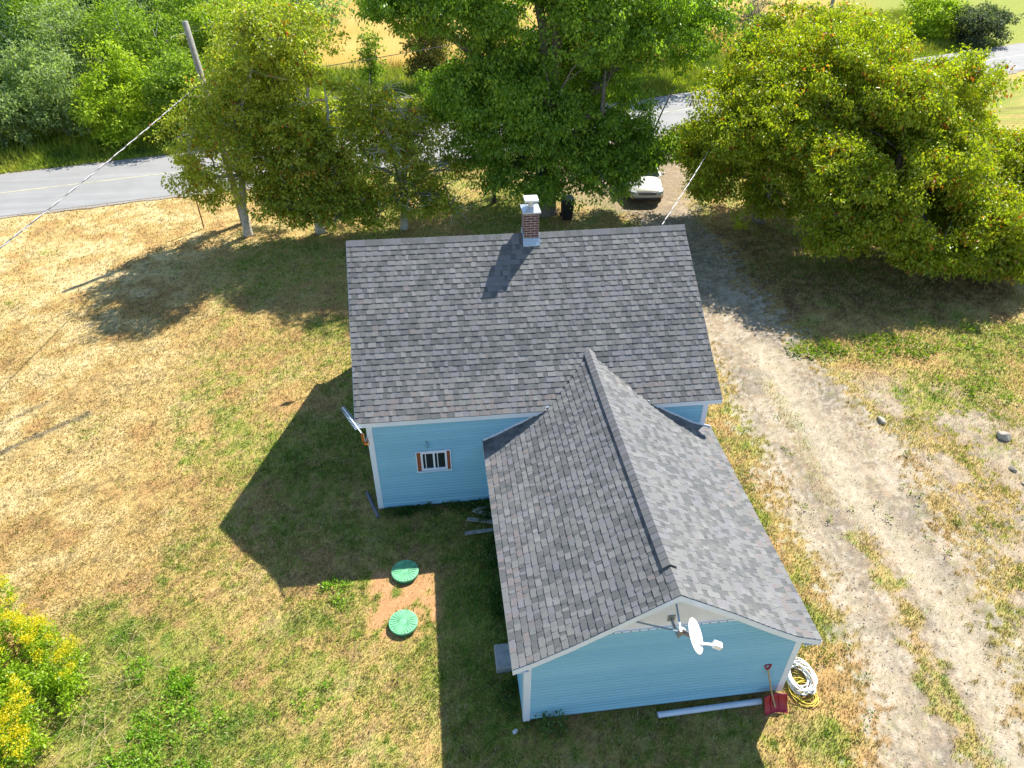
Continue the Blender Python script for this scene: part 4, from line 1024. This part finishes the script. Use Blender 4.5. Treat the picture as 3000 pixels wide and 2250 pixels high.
# gravel: small stones on the drive
def gravel():
    n = 34000; x, y = scatter(n, 9, 18, -9, 6); k_ = masks(x, y); kp = rng.random(n) < k_['drive']*(1-.7*k_['sand'])*.9; x, y = x[kp], y[kp]; n = len(x)
    s = .007+.02*rng.random(n)**4
    d = np.array([(1, 0, 0), (-.5, .87, 0), (-.5, -.87, 0), (0, 0, .9)]); v = (d[None]*s[:, None, None]*(.7+.6*rng.random((n, 4, 1)))); an = rng.random(n)*6.28
    c_, s_ = np.cos(an), np.sin(an); vx = v[..., 0]*c_[:, None]-v[..., 1]*s_[:, None]; vy = v[..., 0]*s_[:, None]+v[..., 1]*c_[:, None]
    V_ = np.stack([vx+x[:, None], vy+y[:, None], v[..., 2]-.014], -1).reshape(-1, 3); b = np.arange(n)*4
    F_ = np.concatenate([np.stack([b+i, b+j, b+3], 1) for i, j in ((0, 1), (1, 2), (2, 0))]); t_ = rng.random((n, 1)); col = np.array([(.16, .14, .12)])*(1-t_)+np.array([(.52, .46, .40)])*t_
    tag(np_mesh('gravel', V_, F_, grass_mat, col=np.repeat(col, 4, 0)), 'loose small stones scattered over the drive', 'gravel', kind='stuff')
gravel()

# ---------------------------------------------------------------- poles and wires
def pole(name, x, y, h, lean, label):
    r = empty(name, (x, y, 0), 0, label, 'utility pole', 'utility poles')
    m = MB(); m.tube([(0, 0, -.1), (lean[0]*.5, lean[1]*.5, h*.5), (lean[0], lean[1], h)], [.16, .135, .11], 14); m.build('shaft', pole_wood, r, smooth=True)
    return r
p1 = pole('utility_pole', -6.55, 18.35, 8.25, (-.42, 0), 'grey wooden utility pole with cables, rising beside the left yard tree')
m = MB(); m.box(-.42, -.10, -.05, .05, 5.95, 6.05); m.build('bracket', galv, p1)
m = MB(); m.lathe([(.05, 0), (.09, .03), (.09, .09), (.03, .13)], (-.1, -.28, 5.05), 12); m.bar((-.25, -.1, 5.15), (-.1, -.28, 5.15), .03, .03); m.build('insulator', alu_white, p1)
p2 = pole('utility_pole', 33.4, 44.6, 8.9, (.1, 0), 'dark wooden utility pole behind the right clump at the top of the picture')
m = MB(); m.bar((-.8, 0, 8.2), (.9, 0, 8.2), .1, .1); m.build('crossarm', pole_wood, p2)
def cable(name, a, b, sag, r_, mt, label, twist=False, cat='cable'):
    a, b = Vector(a), Vector(b); L_ = (b-a).length; n = int(L_/.35); pts = []
    for i in range(n+1):
        t_ = i/n; p = a.lerp(b, t_); p.z -= sag*4*t_*(1-t_); pts.append(p)
    r0 = empty(name, tuple(a), 0, label, cat); o_ = Vector(a)
    if twist:
        for q in range(2):
            m = MB(); pp = []
            N_ = int(L_/.10)
            for i in range(N_+1):
                t_ = i/N_; p = a.lerp(b, t_); p.z -= sag*4*t_*(1-t_); d = (b-a).normalized(); s1 = d.orthogonal().normalized(); s2 = d.cross(s1); an = t_*L_*2*math.pi/.9+q*math.pi
                pp.append(p-o_+s1*math.cos(an)*r_*.9+s2*math.sin(an)*r_*.9)
            m.tube(pp, r_, 5); m.build('strand', mt if q == 0 else wire_dark, r0)
    else:
        m = MB(); m.tube([p-o_ for p in pts], r_, 5); m.build('strand', mt, r0)
    return r0
cable('service_cable', (-6.92, 18.28, 6.06), (-12.6, -12.0, 5.0), .35, .013, wire_mat, 'thick twisted overhead cable running from the pole down to the left edge', True)
cable('service_cable', (9.1, 7.45, 4.02), (17.3, 21.2, 4.75), .25, .011, simple('cable_pale', (.62, .58, .60), .5, var=.25, scale=6), 'pale service cable rising from behind the house roof into the right trees', True)
cable('power_line', (-6.85, 18.35, 5.95), (33.5, 44.6, 8.2), .9, .018, wire_dark, 'thin dark overhead line passing behind the yard trees toward the right')
m = MB(); m.tube([(0, 0, -.1), (.0, 0, .9), (-.03, 0, 1.9)], .03, 8); o = m.build('steel_stake', rust); o.location = (-9.0+.75, 18.0, 0); tag(o, 'thin rusty steel stake standing in the grass left of the yard trees', 'stake')
# dark post with a pale top plate
r = empty('wooden_post', (4.88, 19.3, 0), 0, 'dark square post standing left of the thick trunk of the tallest tree', 'post')
m = MB(); m.box(-.09, .09, -.09, .09, -.1, 1.25); m.build('post', simple('dark_post_wood', (.05, .045, .045), .9, var=.4), r); m = MB(); m.box(-.11, .11, -.11, .11, 1.25, 1.29); m.build('post_cap', galv, r)
m = MB(); m.box(-.16, -.12, -.02, .02, -.1, 1.5); m.build('stake', grey_wood, r)
# black bin
r = empty('refuse_bin', (7.98, 17.05, 0), 0, 'black wheeled bin under the branches right of the thick trunk', 'bin')
m = MB(); m.hexa([(-.20, -.22, .05), (.20, -.22, .05), (.22, .24, .05), (-.22, .24, .05), (-.27, -.29, .95), (.27, -.29, .95), (.27, .29, .95), (-.27, .29, .95)]); m.build('body', black_plastic, r, bevel=.03)
m = MB(); m.hexa([(-.29, -.31, .955), (.29, -.31, .955), (.29, .31, .955), (-.29, .31, .955), (-.27, -.28, 1.03), (.27, -.28, 1.03), (.26, .30, 1.05), (-.26, .30, 1.05)]); m.build('lid', black_plastic, r, bevel=.015)
for s in (-1, 1):
    m = MB(); m.tube([(s*.22, .26, .1), (s*.27, .26, .1)], .1, 16); m.build('wheel', tyre_mat, r)

# ---------------------------------------------------------------- parked car (front towards the house)
def car():
    r = empty('parked_car', (12.0, 18.15, 0), R(-6), 'silver car parked under the trees, nose towards the house', 'car')
    # stations along the length: y, half width, underside z, shoulder z, hood/deck z, roof half width, roof z
    ST = [(0.0, .62, .30, .50, .60), (.08, .74, .22, .58, .68), (.30, .82, .20, .66, .78), (.75, .86, .20, .74, .88), (1.15, .87, .20, .80, .95), (1.6, .88, .20, .84, .98), (2.4, .885, .20, .86, .99), (3.3, .88, .20, .88, 1.0), (3.9, .87, .22, .90, 1.03), (4.35, .84, .26, .88, 1.02), (4.5, .76, .34, .80, .95)]
    m = MB(); ring = []
    for y, hw, zb, zs, zt in ST:
        ring.append([(-hw*.92, y, zb), (-hw, y, zb+.15), (-hw, y, zs-.12), (-hw*.96, y, zs), (-hw*.80, y, zt-.02), (-hw*.4, y, zt+.01), (0, y, zt+.02), (hw*.4, y, zt+.01), (hw*.80, y, zt-.02), (hw*.96, y, zs), (hw, y, zs-.12), (hw, y, zb+.15), (hw*.92, y, zb)])
    n = 13; m.add([p for q in ring for p in q], [(i*n+k_, (i+1)*n+k_, (i+1)*n+(k_+1) % n, i*n+(k_+1) % n) for i in range(len(ring)-1) for k_ in range(n)]+[tuple(range(n)), tuple((len(ring)-1)*n+k_ for k_ in range(n-1, -1, -1))])
    body = m.build('body', car_paint, r, smooth=True); body.modifiers.new('s', 'SUBSURF').levels = 1; body.modifiers['s'].render_levels = 2
    m = MB(); RF = [(2.0, .60, 1.42), (2.25, .63, 1.47), (2.9, .64, 1.49), (3.5, .62, 1.46), (3.75, .58, 1.41)]
    a = [(-w_, y, z-.03) for y, w_, z in RF]+[(-w_*.6, y, z) for y, w_, z in RF]+[(w_*.6, y, z) for y, w_, z in RF]+[(w_, y, z-.03) for y, w_, z in RF]
    k5 = 5; m.add(a, [(j*k5+i, j*k5+i+1, (j+1)*k5+i+1, (j+1)*k5+i) for j in range(3) for i in range(4)]); m.add([(x, y, z-.03) for x, y, z in a], [(j*k5+i, (j+1)*k5+i, (j+1)*k5+i+1, j*k5+i+1) for j in range(3) for i in range(4)])
    for s in (-1, 1):
        m.bar((s*.80, 1.22, .97), (s*.60, 2.0, 1.40), .07, .06); m.bar((s*.80, 4.15, 1.03), (s*.58, 3.72, 1.39), .12, .08); m.bar((s*.85, 2.75, .95), (s*.63, 2.72, 1.43), .07, .05)
    m.build('roof', car_paint, r)
    m = MB(); m.add([(-.78, 1.24, .975), (.78, 1.24, .975), (.59, 2.0, 1.415), (-.59, 2.0, 1.415)], [(0, 1, 2, 3)]); m.build('windshield', glass, r)
    m = MB(); m.add([(-.76, 4.14, 1.04), (.76, 4.14, 1.04), (.57, 3.74, 1.39), (-.57, 3.74, 1.39)], [(3, 2, 1, 0)]); m.build('rear_window', glass, r)
    for s in (-1, 1):
        m = MB(); m.add([(s*.815, 1.3, .97), (s*.855, 2.7, .98), (s*.63, 2.7, 1.42), (s*.605, 2.02, 1.40)], [(0, 1, 2, 3)]); m.build('side_window', glass, r)
        m = MB(); m.add([(s*.855, 2.8, .98), (s*.82, 4.05, 1.02), (s*.59, 3.72, 1.38), (s*.635, 2.8, 1.42)], [(0, 1, 2, 3)]); m.build('side_window', glass, r)
        m = MB(); m.hexa([(s*.48, -.035, .55), (s*.74, .09, .55), (s*.80, .28, .70), (s*.52, .06, .66), (s*.48, -.02, .64), (s*.75, .11, .66), (s*.80, .36, .755), (s*.52, .16, .71)]); m.build('headlight', lamp_glass, r)
        m = MB(); m.hexa([(s*.60, -.01, .34), (s*.68, .03, .34), (s*.68, .09, .34), (s*.60, .05, .34), (s*.60, -.01, .42), (s*.68, .03, .42), (s*.68, .09, .42), (s*.60, .05, .42)]); m.build('fog_lamp', amber, r)
        m = MB(); m.hexa([(s*.88, 1.38, .93), (s*1.02, 1.40, .95), (s*1.02, 1.50, .95), (s*.88, 1.5, .93), (s*.88, 1.38, 1.03), (s*1.02, 1.40, 1.07), (s*1.02, 1.50, 1.07), (s*.88, 1.5, 1.03)]); m.build('mirror', car_paint, r, bevel=.02)
        for y in (.85, 3.55):
            w0 = empty('wheel', (s*.79, y, .31)); w0.parent = r
            m = MB(); q = Matrix.Rotation(R(90), 3, 'Y'); m.lathe([(.2, -.1), (.30, -.1), (.315, -.06), (.315, .06), (.30, .1), (.2, .1)], (0, 0, 0), 28, q); m.build('tyre', tyre_mat, w0)
            m = MB(); m.lathe([(.19, -.06), (.2, .103), (.17, .09), (.05, .10)], (0, 0, 0), 20, Matrix.Rotation(R(90*s), 3, 'Y')); m.build('rim', rim_mat, w0)
    m = MB(); m.hexa([(-.40, -.055, .54), (.40, -.055, .54), (.40, .1, .54), (-.40, .1, .54), (-.44, -.045, .635), (.44, -.045, .635), (.44, .1, .635), (-.44, .1, .635)]); gr = m.build('grille', black_plastic, r)
    m = MB(); m.box(-.42, .42, -.064, -.057, .58, .595); m.build('grille_bar', rim_mat, gr)
    m = MB(); m.hexa([(-.62, -.04, .27), (.62, -.04, .27), (.6, .2, .27), (-.6, .2, .27), (-.64, -.045, .37), (.64, -.045, .37), (.6, .2, .37), (-.6, .2, .37)]); m.build('air_intake', black_plastic, r)
car()
